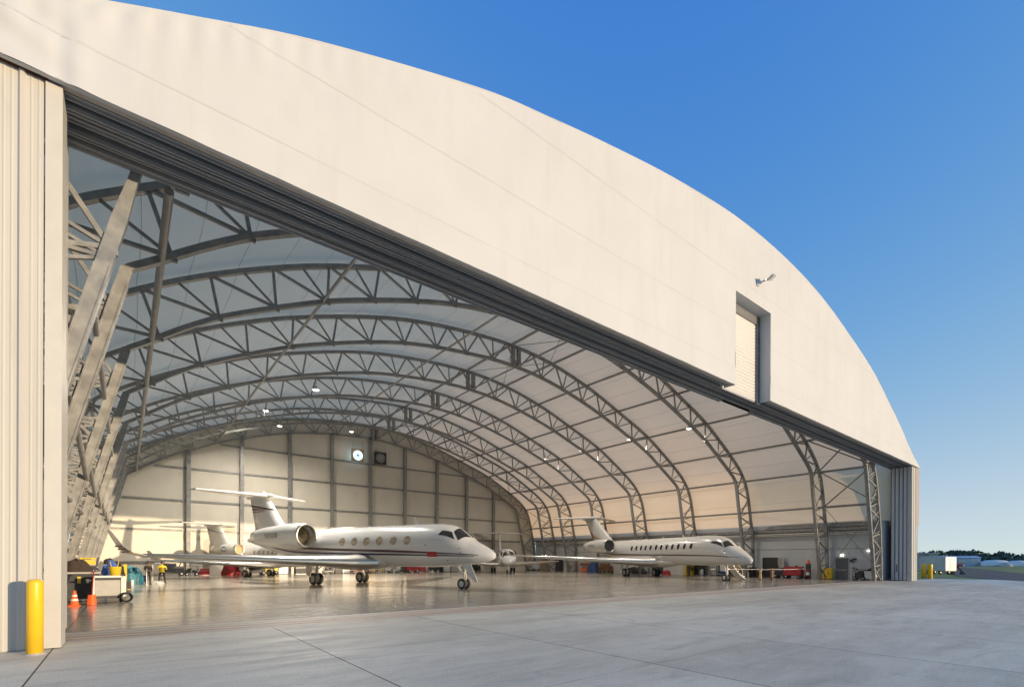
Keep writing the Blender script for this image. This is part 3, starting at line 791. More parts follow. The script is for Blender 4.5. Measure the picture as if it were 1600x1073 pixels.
    for sg in (1, -1):
        W = S['wing']; mb = MB(); mb.loft([[(p[0], p[1]*sg, p[2]) for p in ring(*w)] for w in W]); wg = mb.build('wing', S['wingpaint'], t)
        mb = MB(); LE = []
        for (y, xle, z, c, tk) in W:
            LE.append([(xle-.03+a*c*1.02, y*sg, z+b*tk*c+(.018 if b > 0 else -.018 if b < 0 else 0)) for a, b in AIR[5:12]])
        mb.loft(LE, close=False); mb.build('leading_edge', M['chrome'], wg)
        if 'winglet' in S:
            mb = MB(); rr = []
            for (y, xle, z, c, lean) in S['winglet']:
                rr.append([(xle+a*c, (y+b*.05*c*lean)*sg, z+b*.05*c*(1-lean)) for a, b in AIR])
            mb.loft(rr); wl = mb.build('winglet', S['paint'], wg)
            if 'winglet_stripe' in S:
                mb = MB(); g = S['winglet']
                for f0, f1 in ((.30, .40), (.47, .55), (.62, .68)):
                    def q(f, a):
                        k = f*(len(g)-1); i = min(len(g)-2, int(k)); fr = k-i
                        y, xl, z, c = [g[i][j]+(g[i+1][j]-g[i][j])*fr for j in range(4)]
                        return (xl+a*c, (y+.075*c+.01)*sg, z)
                    mb.add([q(f0, .1), q(f0, 1), q(f1, 1), q(f1, .1)], [(0,1,2,3)])
                    mb.add([(p[0], p[1]-(.15*.9+.02)*sg, p[2]) for p in (q(f0, .1), q(f0, 1), q(f1, 1), q(f1, .1))], [(0,1,2,3)])
                mb.build('winglet_stripe', M['maroon'], wl)
        H = S['tailplane']; mb = MB(); mb.loft([[(p[0], p[1]*sg, p[2]) for p in ring(*w)] for w in H]); mb.build('tailplane', S['paint'], t)
    mb = MB(); FN = S['fin']; mb.loft([ring(0, xle, z, c, tk, True) for (z, xle, c, tk) in FN])
    fin = mb.build('tail_fin', S['paint'], t)
    def finq(zf, a, sg):
        z = zf
        for i in range(len(FN)-1):
            if FN[i][0] <= z <= FN[i+1][0]: break
        f = (z-FN[i][0])/(FN[i+1][0]-FN[i][0]); xle, c, tk = [FN[i][j]+(FN[i+1][j]-FN[i][j])*f for j in (1, 2, 3)]
        th = 0
        for (a0, b0), (a1, b1) in zip(AIR[:8], AIR[1:9]):
            if a1 <= a <= a0: th = b0+(b1-b0)*(a0-a)/(a0-a1)
        return (xle+a*c, (th*tk*c+.012)*sg, z)
    for (pl, m_) in S.get('finstripe', []):     # list of (a, ztop, zbot)
        for sg in (1, -1):
            mb = MB(); vs = []; n = 24
            for i in range(n+1):
                a = pl[0][0]+(pl[-1][0]-pl[0][0])*i/n; zt, zb = hermite(pl, a); vs += [finq(zb, a, sg), finq(zt, a, sg)]
            mb.add(vs, [(2*i, 2*i+1, 2*i+3, 2*i+2) for i in range(n)], True); mb.build('fin_stripe', m_, fin)
    mb = MB()
    zb, x0, x1, rb = S['bullet']; mb.lathe([(.01, x0), (rb*.6, x0+.18), (rb, x0+.6), (rb, x1-1.1), (rb*.5, x1-.3), (.01, x1)], (0, 0, zb), 'x', 20); mb.build('fin_bullet', S['paint'], fin)
    if 'fincap' in S:
        x, z = S['fincap']; mb = MB(); mb.lathe([(.01, -.25), (.12, -.1), (.13, .15), (.02, .4)], (x, 0, z), 'x', 12); mb.build('tail_beacon', S['paint'], fin)
    # engines
    ex, ey, ez, er, el = S['engine']
    for sg in (1, -1):
        mb = MB(); y = ey*sg
        mb.lathe([(er*.90, .16), (er*.99, .45), (er*1.05, 1.2), (er*1.06, 2.2), (er*1.0, 3.4), (er*.88, el*.72), (er*.74, el*.88), (er*.62, el), (er*.55, el), (er*.55, el-.5)], (ex, y, ez), 'x', 36)
        en = mb.build('engine', S['paint'], t)
        mb = MB(); mb.lathe([(er*.95, .30), (er*.985, .16), (er*.955, .03), (er*.90, -.01), (er*.83, .05), (er*.80, .22), (er*.80, .34)], (ex, y, ez), 'x', 40); mb.build('intake_lip', M['chrome'], en)
        mb = MB(); mb.lathe([(er*.80, .3), (er*.80, 1.0)], (ex, y, ez), 'x', 36); mb.build('intake_duct', M['jetgrey'] if S['fan'] else M['hollow'], en)
        mb = MB()
        if S['fan']:
            for k in range(22):
                a = 2*PI*k/22; d = .10
                p0 = (ex+.85, y+.14*math.cos(a), ez+.14*math.sin(a)); p1 = (ex+.85, y+er*.79*math.cos(a), ez+er*.79*math.sin(a))
                q1 = (ex+.97, y+er*.79*math.cos(a+.22), ez+er*.79*math.sin(a+.22)); q0 = (ex+.97, y+.14*math.cos(a+.3), ez+.14*math.sin(a+.3))
                mb.add([p0, p1, q1, q0], [(0,1,2,3)])
            mb.build('fan_blades', M['fan'], en)
            mb = MB(); mb.lathe([(.01, .45), (.09, .58), (.17, .9)], (ex, y, ez), 'x', 16); mb.build('spinner', M['fan'], en)
            mb = MB(); mb.disk((ex+1.0, y, ez), er*.82, 'x', 32, True); mb.build('fan_back', M['hollow'], en)
        else:
            mb.disk((ex+.28, y, ez), er*.83, 'x', 32, True); mb.build('intake_cover', S['cover'], en)
        mb = MB(); zc, hh, hw = fsec(ex+2.5)
        mb.cbox((ex+2.6, (hw*.8+ey-er*.6)/2*sg, ez), (2.8, abs(ey-er*.7-hw*.6), .28), 0, .08); mb.build('engine_pylon', S['paint'], t)
        if S.get('reg') and (sg > 0):
            txt, size, xr, zr = S['reg']; vs, fs = text_pts(txt, size); rr = er*1.055+.015
            def wrap(p):
                a = (p[1]+zr)/rr; f = max(0, xr-p[0]-ex)
                ra = hermite([(1.2, er*1.05), (2.2, er*1.06), (3.4, er), (el*.72, er*.88), (el, er*.62)], f)[0]+.012
                return (xr-p[0], (ey+ra*math.cos(a))*1.0, ez+ra*math.sin(a))
            mb = MB(); mb.add([wrap(p) for p in vs], fs); mb.build('registration', M['ink'], en)
        if S.get('emblem') and sg > 0:
            xr, a0, rx, rz = S['emblem']; mb = MB(); n = 20
            mb.cur = 0
            f = lambda u, w, o: (xr+u, ey+(er*1.05+o)*math.cos(a0+w/er), ez+(er*1.05+o)*math.sin(a0+w/er))
            mb.add([f(rx*math.cos(2*PI*k/n), rz*math.sin(2*PI*k/n), .02) for k in range(n)], [tuple(range(n))])
            mb.cur = 1; mb.add([f(u, w, .03) for u, w in ((-rx*.8, -rz*.22), (rx*.8, -rz*.22), (rx*.8, rz*.22), (-rx*.8, rz*.22))], [(0,1,2,3)])
            mb.build('emblem', [M['navyst'], M['white_p']], en)
    # undercarriage
    def wheel(x, y, r, w, par, sg):
        mb = MB(); mb.lathe([(r*.62, -w/2), (r*.9, -w/2), (r, -w*.3), (r, w*.3), (r*.9, w/2), (r*.62, w/2)], (x, y, r), 'y', 24); wh = mb.build('wheel', M['tyre'], par)
        mb = MB(); mb.lathe([(.01, -w*.36), (r*.2, -w*.44), (r*.24, -w*.3), (r*.5, -w*.25), (r*.62, -w*.42), (r*.63, w*.42), (r*.5, w*.25), (r*.24, w*.3), (r*.2, w*.44), (.01, w*.36)], (x, y, r), 'y', 20); mb.build('wheel_hub', M['white_p'] if S.get('whitehub') else M['alu'], wh)
    nx, nr = S['nose_gear']
    mb = MB(); zt = hermite(FU, nx)[1]+.15
    mb.tube([(nx-.12, 0, zt), (nx, 0, nr+.1)], .075, 12); mb.tube([(nx-.05, 0, zt*.6), (nx, 0, nr)], .05, 10); mb.tube([(nx+.75, .12, zt), (nx, .03, nr+.5)], .035, 8); mb.tube([(nx+.75, -.12, zt), (nx, -.03, nr+.5)], .035, 8)
    mb.tube([(nx, -.3, nr), (nx, .3, nr)], .045, 8); mb.tube([(nx-.18, 0, nr+.75), (nx-.24, 0, nr+.4), (nx-.02, 0, nr+.1)], .03, 6); mb.cbox((nx-.2, 0, zt-.5), (.16, .3, .12), 0, .03)
    ng = mb.build('nose_gear', M['white_p'], t)
    for y in (.22, -.22): wheel(nx, y, nr, .2, ng, 1)
    mb = MB(); d = S['nose_door']
    vs = [(x, y, z) for x, y, z in d]; nrm = Vector((0, .03, 0)); mb.add(vs+[tuple(Vector(p)-nrm) for p in vs], [(0,1,2,3), (7,6,5,4), (0,4,5,1), (1,5,6,2), (2,6,7,3), (3,7,4,0)]); mb.build('gear_door', S['paint'], ng)
    mx, my, mr = S['main_gear']
    for sg in (1, -1):
        mb = MB(); y = my*sg; zt = 1.75 if body != 'c' else 1.4
        mb.tube([(mx-.05, y, zt), (mx, y, mr+.25)], .10, 12); mb.tube([(mx+.02, y, mr+.4), (mx+.06, y, mr)], .065, 10); mb.tube([(mx+.05, y-.3, mr), (mx+.05, y+.3, mr)], .06, 8)
        mb.tube([(mx, y, mr+.7), (mx+.05, y-1.0*sg, zt)], .05, 8); mb.tube([(mx-.1, y, mr+.5), (mx-.28, y, mr+.25), (mx-.02, y, mr+.02)], .035, 6)
        mg = mb.build('main_gear', M['white_p'], t)
        for yy in (.24, -.24): wheel(mx+.06, y+yy*1.0, mr, .26, mg, sg)
        mb = MB(); q = [(mx-.05, y+.45*sg, zt), (mx+.75, y+.45*sg, zt), (mx+.62, y+.52*sg, .75), (mx+.12, y+.52*sg, .62)]
        mb.add(q+[(a, b-.03*sg, c) for a, b, c in q], [(0,1,2,3), (7,6,5,4), (0,4,5,1), (1,5,6,2), (2,6,7,3), (3,7,4,0)]); mb.build('gear_door', S['wingpaint'], mg)
    return t

J1 = dict(paint=M['jet'], wingpaint=M['jetgrey'], fan=True, whitehub=True,
  fus=[(0,2.30,2.24,.03),(.12,2.46,2.08,.2),(.45,2.70,1.93,.44),(1.0,2.98,1.80,.72),(1.7,3.30,1.70,.98),(2.3,3.74,1.64,1.14),(2.9,4.13,1.59,1.25),(3.6,4.40,1.55,1.33),(4.6,4.53,1.50,1.40),(6,4.57,1.47,1.42),(17,4.57,1.47,1.42),(19,4.58,1.62,1.40),(21.5,4.60,1.98,1.28),(24,4.58,2.48,1.04),(26.5,4.45,3.02,.70),(28.5,4.2,3.45,.38),(29.6,3.95,3.66,.12)],
  belly=(8.4,19.2,1.12,1.55),
  windscreen=[[(2.95,3),(2.92,37),(2.36,58),(1.98,4)],[(3.02,41),(3.75,46),(3.95,62),(2.60,61)]],
  win=[13.7,12.28,10.9,9.5,8.05,6.68], winz=3.36, winr=(.34,.30), winm=M['cabin'],
  stripes=[([(.95,2.34,2.29),(3,2.46,2.38),(8,2.68,2.52),(14,2.84,2.66),(20,3.08,2.90),(25,3.42,3.36),(27.5,3.72,3.70)], M['maroon']),
           ([(1.2,2.27,2.23),(3,2.31,2.24),(8,2.42,2.30),(14,2.52,2.38),(20,2.70,2.54),(25,3.26,3.18),(27.5,3.62,3.58)], M['navyst']),
           ([(3,2.35,2.33),(8,2.48,2.46),(14,2.58,2.56),(20,2.80,2.77),(25,3.32,3.29)], M['bronze'])],
  placard=(4.45,2.38,.85,.34), probes=[(2.2,2.75),(2.15,2.5),(1.6,2.35),(5.0,3.0),(3.4,1.95)],
  antenna=[(7.0,.62,.5),(9.5,.12,.3),(17.4,.25,.3),(12,.1,.5)],
  wing=[(1.0,10.0,1.72,6.6,.11),(2.6,10.9,1.72,5.2,.11),(6,12.9,1.86,3.7,.10),(13.2,16.9,2.16,1.75,.09)],
  winglet=[(13.2,16.95,2.16,1.7,0),(13.75,17.5,2.36,1.45,.6),(14.05,18.0,2.75,1.15,1),(14.45,18.9,3.75,.6,1)], winglet_stripe=True,
  fin=[(4.2,22.6,5.9,.07),(5.0,23.2,5.2,.08),(5.6,24.0,4.55,.085),(8.0,26.2,3.1,.08)],
  finstripe=[([(.02,6.66,6.52),(.5,6.98,6.80),(1.0,7.26,7.02)], M['maroon']), ([(.28,6.66,6.62),(1.0,6.92,6.72)], M['maroon']), ([(.38,6.54,6.50),(1.0,6.62,6.44)], M['bronze'])],
  tailplane=[(0.05,25.9,7.95,3.2,.09),(1,26.4,7.98,2.8,.09),(5.35,28.3,8.14,1.35,.08)],
  bullet=(7.95,25.3,30.0,.22), fincap=(27.0,8.32),
  engine=(16.45,2.55,3.88,.98,7.2), reg=('N25030',.62,19.9,.0),
  nose_gear=(2.65,.36), nose_door=[(2.5,.42,1.68),(1.75,.42,1.72),(1.05,.55,.50),(1.45,.52,.62)], main_gear=(15.6,2.28,.46))
jet('business_jet', 'largest and nearest white jet, six oval cabin windows and a red flag by its nose', 19.05, 25.66, -71.15, J1, 'a')

J2 = dict(paint=M['jet2'], wingpaint=M['jetgrey'], fan=False, cover=M['hollow'], whitehub=True,
  fus=[(0,2.06,1.98,.03),(.12,2.25,1.82,.22),(.45,2.52,1.70,.5),(1.0,2.85,1.62,.82),(1.7,3.25,1.57,1.1),(2.3,3.72,1.55,1.25),(2.9,4.12,1.54,1.36),(3.8,4.45,1.52,1.45),(5,4.62,1.50,1.50),(7,4.66,1.50,1.50),(18.5,4.66,1.50,1.50),(21,4.68,1.72,1.45),(24,4.70,2.2,1.25),(27,4.62,2.85,.9),(29.5,4.4,3.35,.55),(32.1,3.9,3.7,.1)],
  belly=(9.5,20.5,1.12,1.75),
  windscreen=[[(2.75,10),(2.85,38),(2.35,55),(1.98,10)],[(2.95,42),(3.95,48),(4.1,58),(2.5,57)]],
  win=[6.7,7.75,8.75,9.75,10.75,11.75,12.7,13.75,14.75,15.7,16.7,17.7], winz=3.55, winr=(.19,.28), winp=.7, winm=M['glass'],
  stripes=[([(.4,2.30,2.27),(3,2.52,2.46),(8,2.66,2.56),(16,2.78,2.66),(22,2.92,2.76),(26,3.15,3.1)], M['maroon']), ([(1,2.26,2.24),(3,2.44,2.42),(8,2.54,2.52),(16,2.64,2.61),(24,2.80,2.77)], M['bronze'])],
  probes=[(2.3,2.95),(2.0,2.62),(2.1,2.35)], antenna=[(9.6,.35,.4),(13.2,.3,.35),(16.5,.22,.3),(4.6,.08,.3),(7.2,.1,.3)],
  door_outline=(13.35,14.2,2.95,4.1),
  wing=[(1.1,12.2,1.82,7.4,.11),(3,13.3,1.80,5.6,.11),(7,15.6,1.98,3.8,.10),(16.2,20.6,2.52,1.6,.08)],
  winglet=[(16.2,20.65,2.52,1.5,0),(16.6,21.1,2.66,1.2,.6),(17.0,21.9,3.4,.6,1)],
  fin=[(4.3,24.0,6.2,.07),(5.1,24.9,5.3,.08),(8.35,29.3,3.4,.08)],
  finstripe=[([(.45,5.15,5.10),(.75,5.55,5.2),(1.0,6.3,5.75)], M['bronze']), ([(.5,5.4,5.37),(.75,5.85,5.78),(1.0,6.6,6.5)], M['maroon'])],
  tailplane=[(0.05,29.2,8.40,3.2,.09),(1,29.6,8.40,2.8,.09),(5.3,32.0,8.30,1.3,.08)],
  bullet=(8.42,28.7,33.6,.30),
  engine=(21.2,2.55,3.95,.90,6.4), reg=('N700A2',.6,24.6,.02),
  nose_gear=(3.2,.33), nose_door=[(3.6,.45,1.62),(2.9,.45,1.62),(2.8,.5,1.0),(3.5,.5,1.0)], main_gear=(17.6,2.23,.5))
t2 = jet('business_jet', 'white jet at the right with bronze swoosh on its fin and its airstair lowered', 46.17, 21.75, -108.64, J2, 'b')
# airstair hanging from the far side of the nose
mb = MB()
hin = Vector((4.6, -1.42, 2.1)); foot = Vector((4.25, -3.05, .22)); n = 10
def stp(f, w, o=0):
    p = hin.lerp(foot, f); p.z -= .28*math.sin(f*PI); return (p.x+w, p.y+o*.0, p.z+o)
vs = []
for i in range(n+1):
    for w in (-.45, .45): vs += [stp(i/n, w, 0), stp(i/n, w, -.14)]
fs = []
for i in range(n):
    a = 4*i; b = a+4
    fs += [(a, b, b+2, a+2), (a+1, a+3, b+3, b+1), (a, a+1, b+1, b), (a+2, b+2, b+3, a+3)]
mb.add(vs, fs, True); st = mb.build('airstair', M['jet2'], t2)
mb = MB()
for i in range(1, 8):
    p = hin.lerp(foot, i/7.6); p.z += -.28*math.sin(i/7.6*PI)+.1; mb.cbox((p.x, p.y, p.z), (.8, .22, .05))
mb.build('stair_treads', M['white_p'], st)
mb = MB()
for w in (-.45, .45):
    mb.tube([(hin.x+w, hin.y-.1, hin.z+.25), (hin.x+w-.05, -2.2, 1.75), (foot.x+w, foot.y+.45, 1.15), (foot.x+w, foot.y+.35, .55)], .025, 6)
mb.build('handrail', M['white_p'], st)

def scale_spec(S, k, **over):
    o = dict(S)
    o['fus'] = [tuple(v*k for v in r) for r in S['fus']]
    o.update(over); return o
J3 = dict(paint=M['jet2'], wingpaint=M['jetgrey'], fan=False, cover=M['tan'],
  fus=[(0,1.72,1.66,.03),(.1,1.86,1.54,.18),(.4,2.08,1.42,.42),(.9,2.34,1.32,.7),(1.5,2.66,1.26,.95),(2.0,3.02,1.22,1.08),(2.6,3.38,1.18,1.2),(3.4,3.62,1.15,1.27),(4.6,3.70,1.12,1.3),(11.5,3.70,1.12,1.3),(13.5,3.70,1.4,1.18),(15.5,3.66,1.85,.95),(17.5,3.42,2.35,.55),(19.3,3.0,2.75,.1)],
  belly=(5.8,12.6,.92,1.4),
  windscreen=[[(2.45,3),(2.40,38),(1.75,64),(1.45,4)],[(2.5,42),(3.1,46),(3.2,64),(1.95,67)]],
  win=[5.1,5.75,6.4,7.05,7.75,8.45,9.15,9.9], winz=2.74, winr=(.17,.22), winp=.75, winm=M['cabin'],
  stripes=[([(1.5,1.92,1.89),(6,2.08,2.0),(11,2.18,2.08),(15,2.35,2.28),(18,2.72,2.68)], M['maroon']), ([(2.5,1.85,1.83),(6,1.94,1.90),(11,2.02,1.97),(16,2.3,2.25)], M['navyst'])],
  probes=[(1.6,2.0)], antenna=[(6.4,.25,.3),(10.6,.28,.2)],
  wing=[(.9,7.4,1.32,4.8,.11),(2.2,8.2,1.32,3.9,.11),(5,9.7,1.5,2.8,.10),(9.4,12.1,1.80,1.4,.08)],
  winglet=[(9.4,12.1,1.80,1.4,0),(9.75,12.5,1.95,1.1,.6),(10.1,13.2,2.75,.6,1)],
  fin=[(3.2,14.6,4.8,.07),(4.0,15.7,3.5,.08),(6.05,17.4,2.45,.08)],
  finstripe=[([(.0,5.02,4.98),(.5,5.35,5.25),(1.0,5.75,5.6)], M['ink'])],
  tailplane=[(0.05,17.1,6.12,2.4,.09),(.8,17.5,6.12,2.1,.09),(3.5,18.9,6.16,1.1,.08)],
  bullet=(6.10,16.7,20.4,.24),
  engine=(11.6,1.75,3.05,.62,4.6), emblem=(13.4,.05,.42,.30),
  nose_gear=(2.2,.28), nose_door=[(2.4,.35,1.2),(1.9,.35,1.2),(1.8,.38,.8),(2.3,.38,.8)], main_gear=(10.6,1.55,.40))
jet('business_jet', 'smaller white jet half hidden behind the nearest one, blue oval emblem by its engine', 16.95, 52.13, -62.4, J3, 'c')
J4 = dict(J3); J4.update(paint=M['jet'], stripes=[], emblem=None, finstripe=[], cover=M['hollow'])
J4.pop('winglet', None)
J4['fin'] = [(3.2,14.0,4.6,.07),(4.0,15.0,3.5,.08),(6.6,16.9,2.3,.08)]
J4['tailplane'] = [(0.05,16.6,6.65,2.4,.09),(.8,17.0,6.65,2.1,.09),(4.4,18.6,6.6,1.1,.08)]; J4['bullet'] = (6.65,16.3,19.6,.2)
J4['fus'] = [tuple(r) for r in J3['fus']]
jet('business_jet', 'distant white jet facing the camera nose on beside the rear wall', 41.7, 52.8, -122, J4, 'c')

# ------------------------------------------------------------------ equipment builders
FZ = .008
def casters(t, w, d, r=.07):
    for sx in (-1, 1):
        for sy in (-1, 1):
            mb = MB(); mb.lathe([(.01,-.025),(r,-.025),(r,.025),(.01,.025)], (sx*(w/2-r), sy*(d/2-r), r), 'y', 12); mb.box(sx*(w/2-r)-.02, sx*(w/2-r)+.02, sy*(d/2-r)-.03, sy*(d/2-r)+.03, r, 2*r+.02); mb.build('caster', M['black'], t)
def wheels(t, w, d, r, y=None, th=.14):
    for sx in (-1, 1):
        for sy in (-1, 1):
            mb = MB(); x0 = sx*(w/2-r*.9); y0 = sy*(d/2)
            mb.lathe([(r*.55,-th/2),(r*.92,-th/2),(r,-th*.3),(r,th*.3),(r*.92,th/2),(r*.55,th/2)], (x0, y0, r), 'y', 18); wh = mb.build('wheel', M['tyre'], t)
            mb = MB(); mb.lathe([(.01,-th*.4),(r*.56,-th*.35),(r*.56,th*.35),(.01,th*.4)], (x0, y0, r), 'y', 14); mb.build('wheel_hub', M['alu'], wh)
def thing(name, label, cat, x, y, rz=0, group=None): return empty(name, (x, y, FZ), label, cat, group, rz)
def tool_chest(label, x, y, w, h, m, rz=0, d=.6):
    t = thing('tool_chest', label, 'tool chest', x, y, rz); mb = MB(); mb.cbox((0,0,.15+(h-.15)/2), (w, d, h-.15), 0, .02); b = mb.build('cabinet_body', m, t)
    n = max(3, int(h/.22))
    for k in range(n):
        mb = MB(); z = .2+(h-.3)*k/n; mb.cbox((0,-d/2-.008, z+(h-.3)/n/2), (w*.9, .02, (h-.3)/n*.86), 0, .006); dr = mb.build('drawer', m, b)
        mb = MB(); mb.box(-w*.35, w*.35, -d/2-.04, -d/2-.018, z+(h-.3)/n*.7, z+(h-.3)/n*.78); mb.build('drawer_pull', M['alu'], b)
    mb = MB(); mb.cbox((0,0,h+.012), (w+.03, d+.03, .03), 0, .008); mb.build('worktop', M['dark'], t); casters(t, w, d); return t
def cart(label, x, y, w, h, m, rz=0, d=.8, load=None):
    t = thing('service_cart', label, 'cart', x, y, rz); mb = MB(); mb.cbox((0,0,.38), (w, d, .1), 0, .02)
    for sx in (-1, 1):
        for sy in (-1, 1): mb.box(sx*w*.46-.02, sx*w*.46+.02, sy*d*.44-.02, sy*d*.44+.02, .4, h)
    mb.build('frame', m, t); mb = MB(); mb.cbox((0,0,h), (w, d, .05), 0, .01); mb.build('upper_deck', m, t)
    mb = MB(); mb.tube([(w/2, -d*.3, .4), (w/2+.25, -d*.3, h*1.0), (w/2+.25, d*.3, h*1.0), (w/2, d*.3, .4)], .02, 8); mb.build('push_handle', M['alu'], t)
    if load:
        mb = MB(); rnd = random.Random(int(x*100+y*7))
        for k in range(5): mb.cbox((rnd.uniform(-.35,.35)*w, rnd.uniform(-.2,.2)*d, .43+.12+ (k % 2)*.22), (w*.28, d*.4, .24), rnd.uniform(0,.6), .03)
        mb.build('load', load, t)
    wheels(t, w, d, .19); return t
def lump(name, label, cat, x, y, w, d, h, m, seed, rz=0, flat=.55):
    t = MB(); rnd = Vector((seed*3.1, seed*1.7, 0))
    def fn(u, v):
        a = 2*PI*u; b = v*PI/2*1.0; rr = math.cos(b)**flat; p = Vector((math.cos(a), math.sin(a), 0))
        k = 1+.24*noise.noise(p*1.6+rnd+Vector((0,0,v*2)))+.12*noise.noise(p*4+rnd+Vector((0,0,v*5)))
        return (p.x*w/2*rr*k, p.y*d/2*rr*k, h*math.sin(b)**.8*(.85+.3*noise.noise(p*2+rnd)))
    t.grid(fn, 36, 12); o = t.build(name, m); o.location = (x, y, FZ); o.rotation_euler = (0,0,rz); return tag(o, label, cat)
def drum(label, x, y, m, r=.29, h=.88):
    mb = MB(); mb.lathe([(.01,0),(r,0),(r,.28*h),(r*1.04,.31*h),(r,.34*h),(r,.64*h),(r*1.04,.67*h),(r,.70*h),(r,h),(r*.95,h-.02),(.01,h-.02)], (0,0,0), 'z', 24); o = mb.build('steel_drum', m); o.location = (x,y,FZ); return tag(o, label, 'drum')
def machine(label, x, y, w, d, h, m, rz=0, m2=None, cat='machine', name='ground_machine'):
    t = thing(name, label, cat, x, y, rz); mb = MB(); mb.cbox((0,0,.32+(h*.62-.32)/2), (w, d, h*.62-.2), 0, .05); mb.cbox((-w*.12,0,h*.62+.12), (w*.62, d*.8, h*.3), 0, .05); mb.build('housing', m, t)
    mb = MB()
    for k in range(6): mb.box(-w*.36+k*w*.09, -w*.32+k*w*.09, -d/2-.012, -d/2+.01, h*.3, h*.52)
    mb.build('vent_grille', M['black'], t)
    mb = MB(); mb.tube([(w*.3, -d*.35, h*.6), (w*.42, -d*.3, h), (w*.42, d*.3, h), (w*.3, d*.35, h*.6)], .025, 8); mb.tube([(-w*.3, d*.2, h*.85), (-w*.3, d*.2, h*1.08)], .04, 8); mb.build('guard_rail', m2 or M['dark'], t)
    mb = MB(); mb.tube([(-w/2, 0, .3), (-w/2-.5, 0, .2)], .03, 6); mb.build('tow_bar', M['dark'], t)
    wheels(t, w, d*.95, min(.26, h*.25)); return t
def crate(label, x, y, w, d, h, m, rz=0, name='equipment_case'):
    t = thing(name, label, 'case', x, y, rz); mb = MB(); mb.cbox((0,0,h/2), (w, d, h), 0, .03); mb.build('case_body', m, t)
    mb = MB(); mb.cbox((0,0,h*.72), (w+.015, d+.015, .03), 0, 0); mb.cbox((0,0,.05), (w+.02, d+.02, .06), 0, .01); mb.build('edge_band', M['alu'], t)
    mb = MB(); mb.tube([(-.15, -d/2-.03, h*.8), (-.12, -d/2-.05, h*.84), (.12, -d/2-.05, h*.84), (.15, -d/2-.03, h*.8)], .015, 6); mb.build('carry_handle', M['black'], t); return t
def cabinet(label, x, y, w, d, h, m, rz=0):
    t = thing('storage_cabinet', label, 'cabinet', x, y, rz); mb = MB(); mb.cbox((0,0,h/2+.03), (w, d, h-.06), 0, .012); mb.build('cabinet_body', m, t)
    for s in (-1, 1):
        mb = MB(); mb.cbox((s*w*.245, -d/2-.012, h/2+.03), (w*.475, .024, h*.9), 0, .006); dd = mb.build('cabinet_door', m, t)
        mb = MB(); mb.cbox((s*.06, -d/2-.04, h*.52), (.025, .03, .16)); mb.build('door_pull', M['dark'], dd)
    mb = MB(); mb.box(-w/2+.02, w/2-.02, -d/2+.02, d/2-.02, 0, .06); mb.build('plinth', M['black'], t); return t
def stepladder(label, x, y, h, m, rz=0):
    t = thing('step_ladder', label, 'ladder', x, y, rz)
    mb = MB()
    for s in (-1, 1): mb.beam((s*.3, -.45, 0), (s*.2, 0, h), .06, .03, (1,0,0)); mb.beam((s*.3, .45, 0), (s*.2, .03, h), .05, .03, (1,0,0))
    mb.build('side_rails', m, t); mb = MB(); n = int(h/.28)
    for k in range(1, n): f = k/n; mb.cbox((0, -.45*(1-f), h*f), (.6-.2*f, .1, .03))
    mb.build('treads', M['alu'], t); return t
def rack(label, x, y, w, d, h, m, rz=0, load=('tan','dark','red')):
    t = thing('storage_rack', label, 'rack', x, y, rz); mb = MB()
    for sx in (-1, 1):
        for sy in (-1, 1): mb.box(sx*w/2-.03, sx*w/2+.03, sy*d/2-.03, sy*d/2+.03, 0, h)
    mb.build('uprights', m, t)
    for k in range(3):
        z = .2+k*(h-.35)/2; mb = MB(); mb.box(-w/2, w/2, -d/2+.03, d/2-.03, z, z+.05); sh = mb.build('shelf', M['grey_p'], t)
    rnd = random.Random(int(w*77+x*13)); 
    for q in range(3):
        mb = MB(); z = .25+q*(h-.35)/2
        for j in range(3): bw = w*.24; mb.cbox((-w*.32+j*w*.32, rnd.uniform(-.05,.05), z+.005+.13*(1+rnd.random()*.5)), (bw, d*.7, .26*(1+rnd.random()*.5)), 0, .015)
        mb.build('stored_boxes', M[load[q]], t)
    return t
def tyres(label, x, y, n, r=.4):
    t = thing('tyre_stack', label, 'tyre stack', x, y)
    for k in range(n):
        mb = MB(); mb.lathe([(r*.55,.02),(r*.8,0),(r,.05),(r,.19),(r*.8,.24),(r*.55,.22),(r*.55,.02)], (.03*(k % 2), .02*(k % 3), k*.245), 'z', 24); mb.build('tyre', M['tyre'], t)
    return t

# ------------------------------------------------------------------ near left corner
t = thing('ground_power_cart', 'beige cabinet cart with a steel frame and a black hose coil on its right side', 'cart', -.62, 28.9, .04)
mb = MB(); mb.cbox((0,0,.66), (.92, .62, .72), 0, .015); mb.build('side_panel', M['grey_p'], t)
for q in ((-.50,.50,-.33,.33,1.02,1.12), (-.50,.50,-.322,.322,.18,.30)): MB().box(*q).build('dark_band', M['dark'], t)
mb = MB()
for sx in (-1,1):
    for sy in (-1,1): mb.box(sx*.49-.03, sx*.49+.03, sy*.33-.03, sy*.33+.03, .14, 1.2)
mb.box(-.52,.52,-.36,-.30,1.13,1.2); mb.box(-.52,.52,.30,.36,1.13,1.2); mb.cbox((.58,-.2,.72),(.13,.3,.95),0,.02); mb.build('frame', M['white_p'], t)
casters(t, 1.1, .66, .075)
mb = MB(); mb.tube([(.70+.05*math.sin(a*.5), -.36-.03*a/6, .26+.20*math.sin(a)+.0) if False else (.62+.19*math.cos(a)+.004*a, -.38-.022*a, .23+.19*math.sin(a)) for a in [k*.35 for k in range(40)]], .035, 8); mb.build('hose_coil', M['black'], t)
mb = MB(); mb.tube([(-.57,-.2,1.0),(-.75,-.2,1.02),(-.75,.2,1.02),(-.57,.2,1.0)], .02, 8); mb.build('push_handle', M['alu'], t)
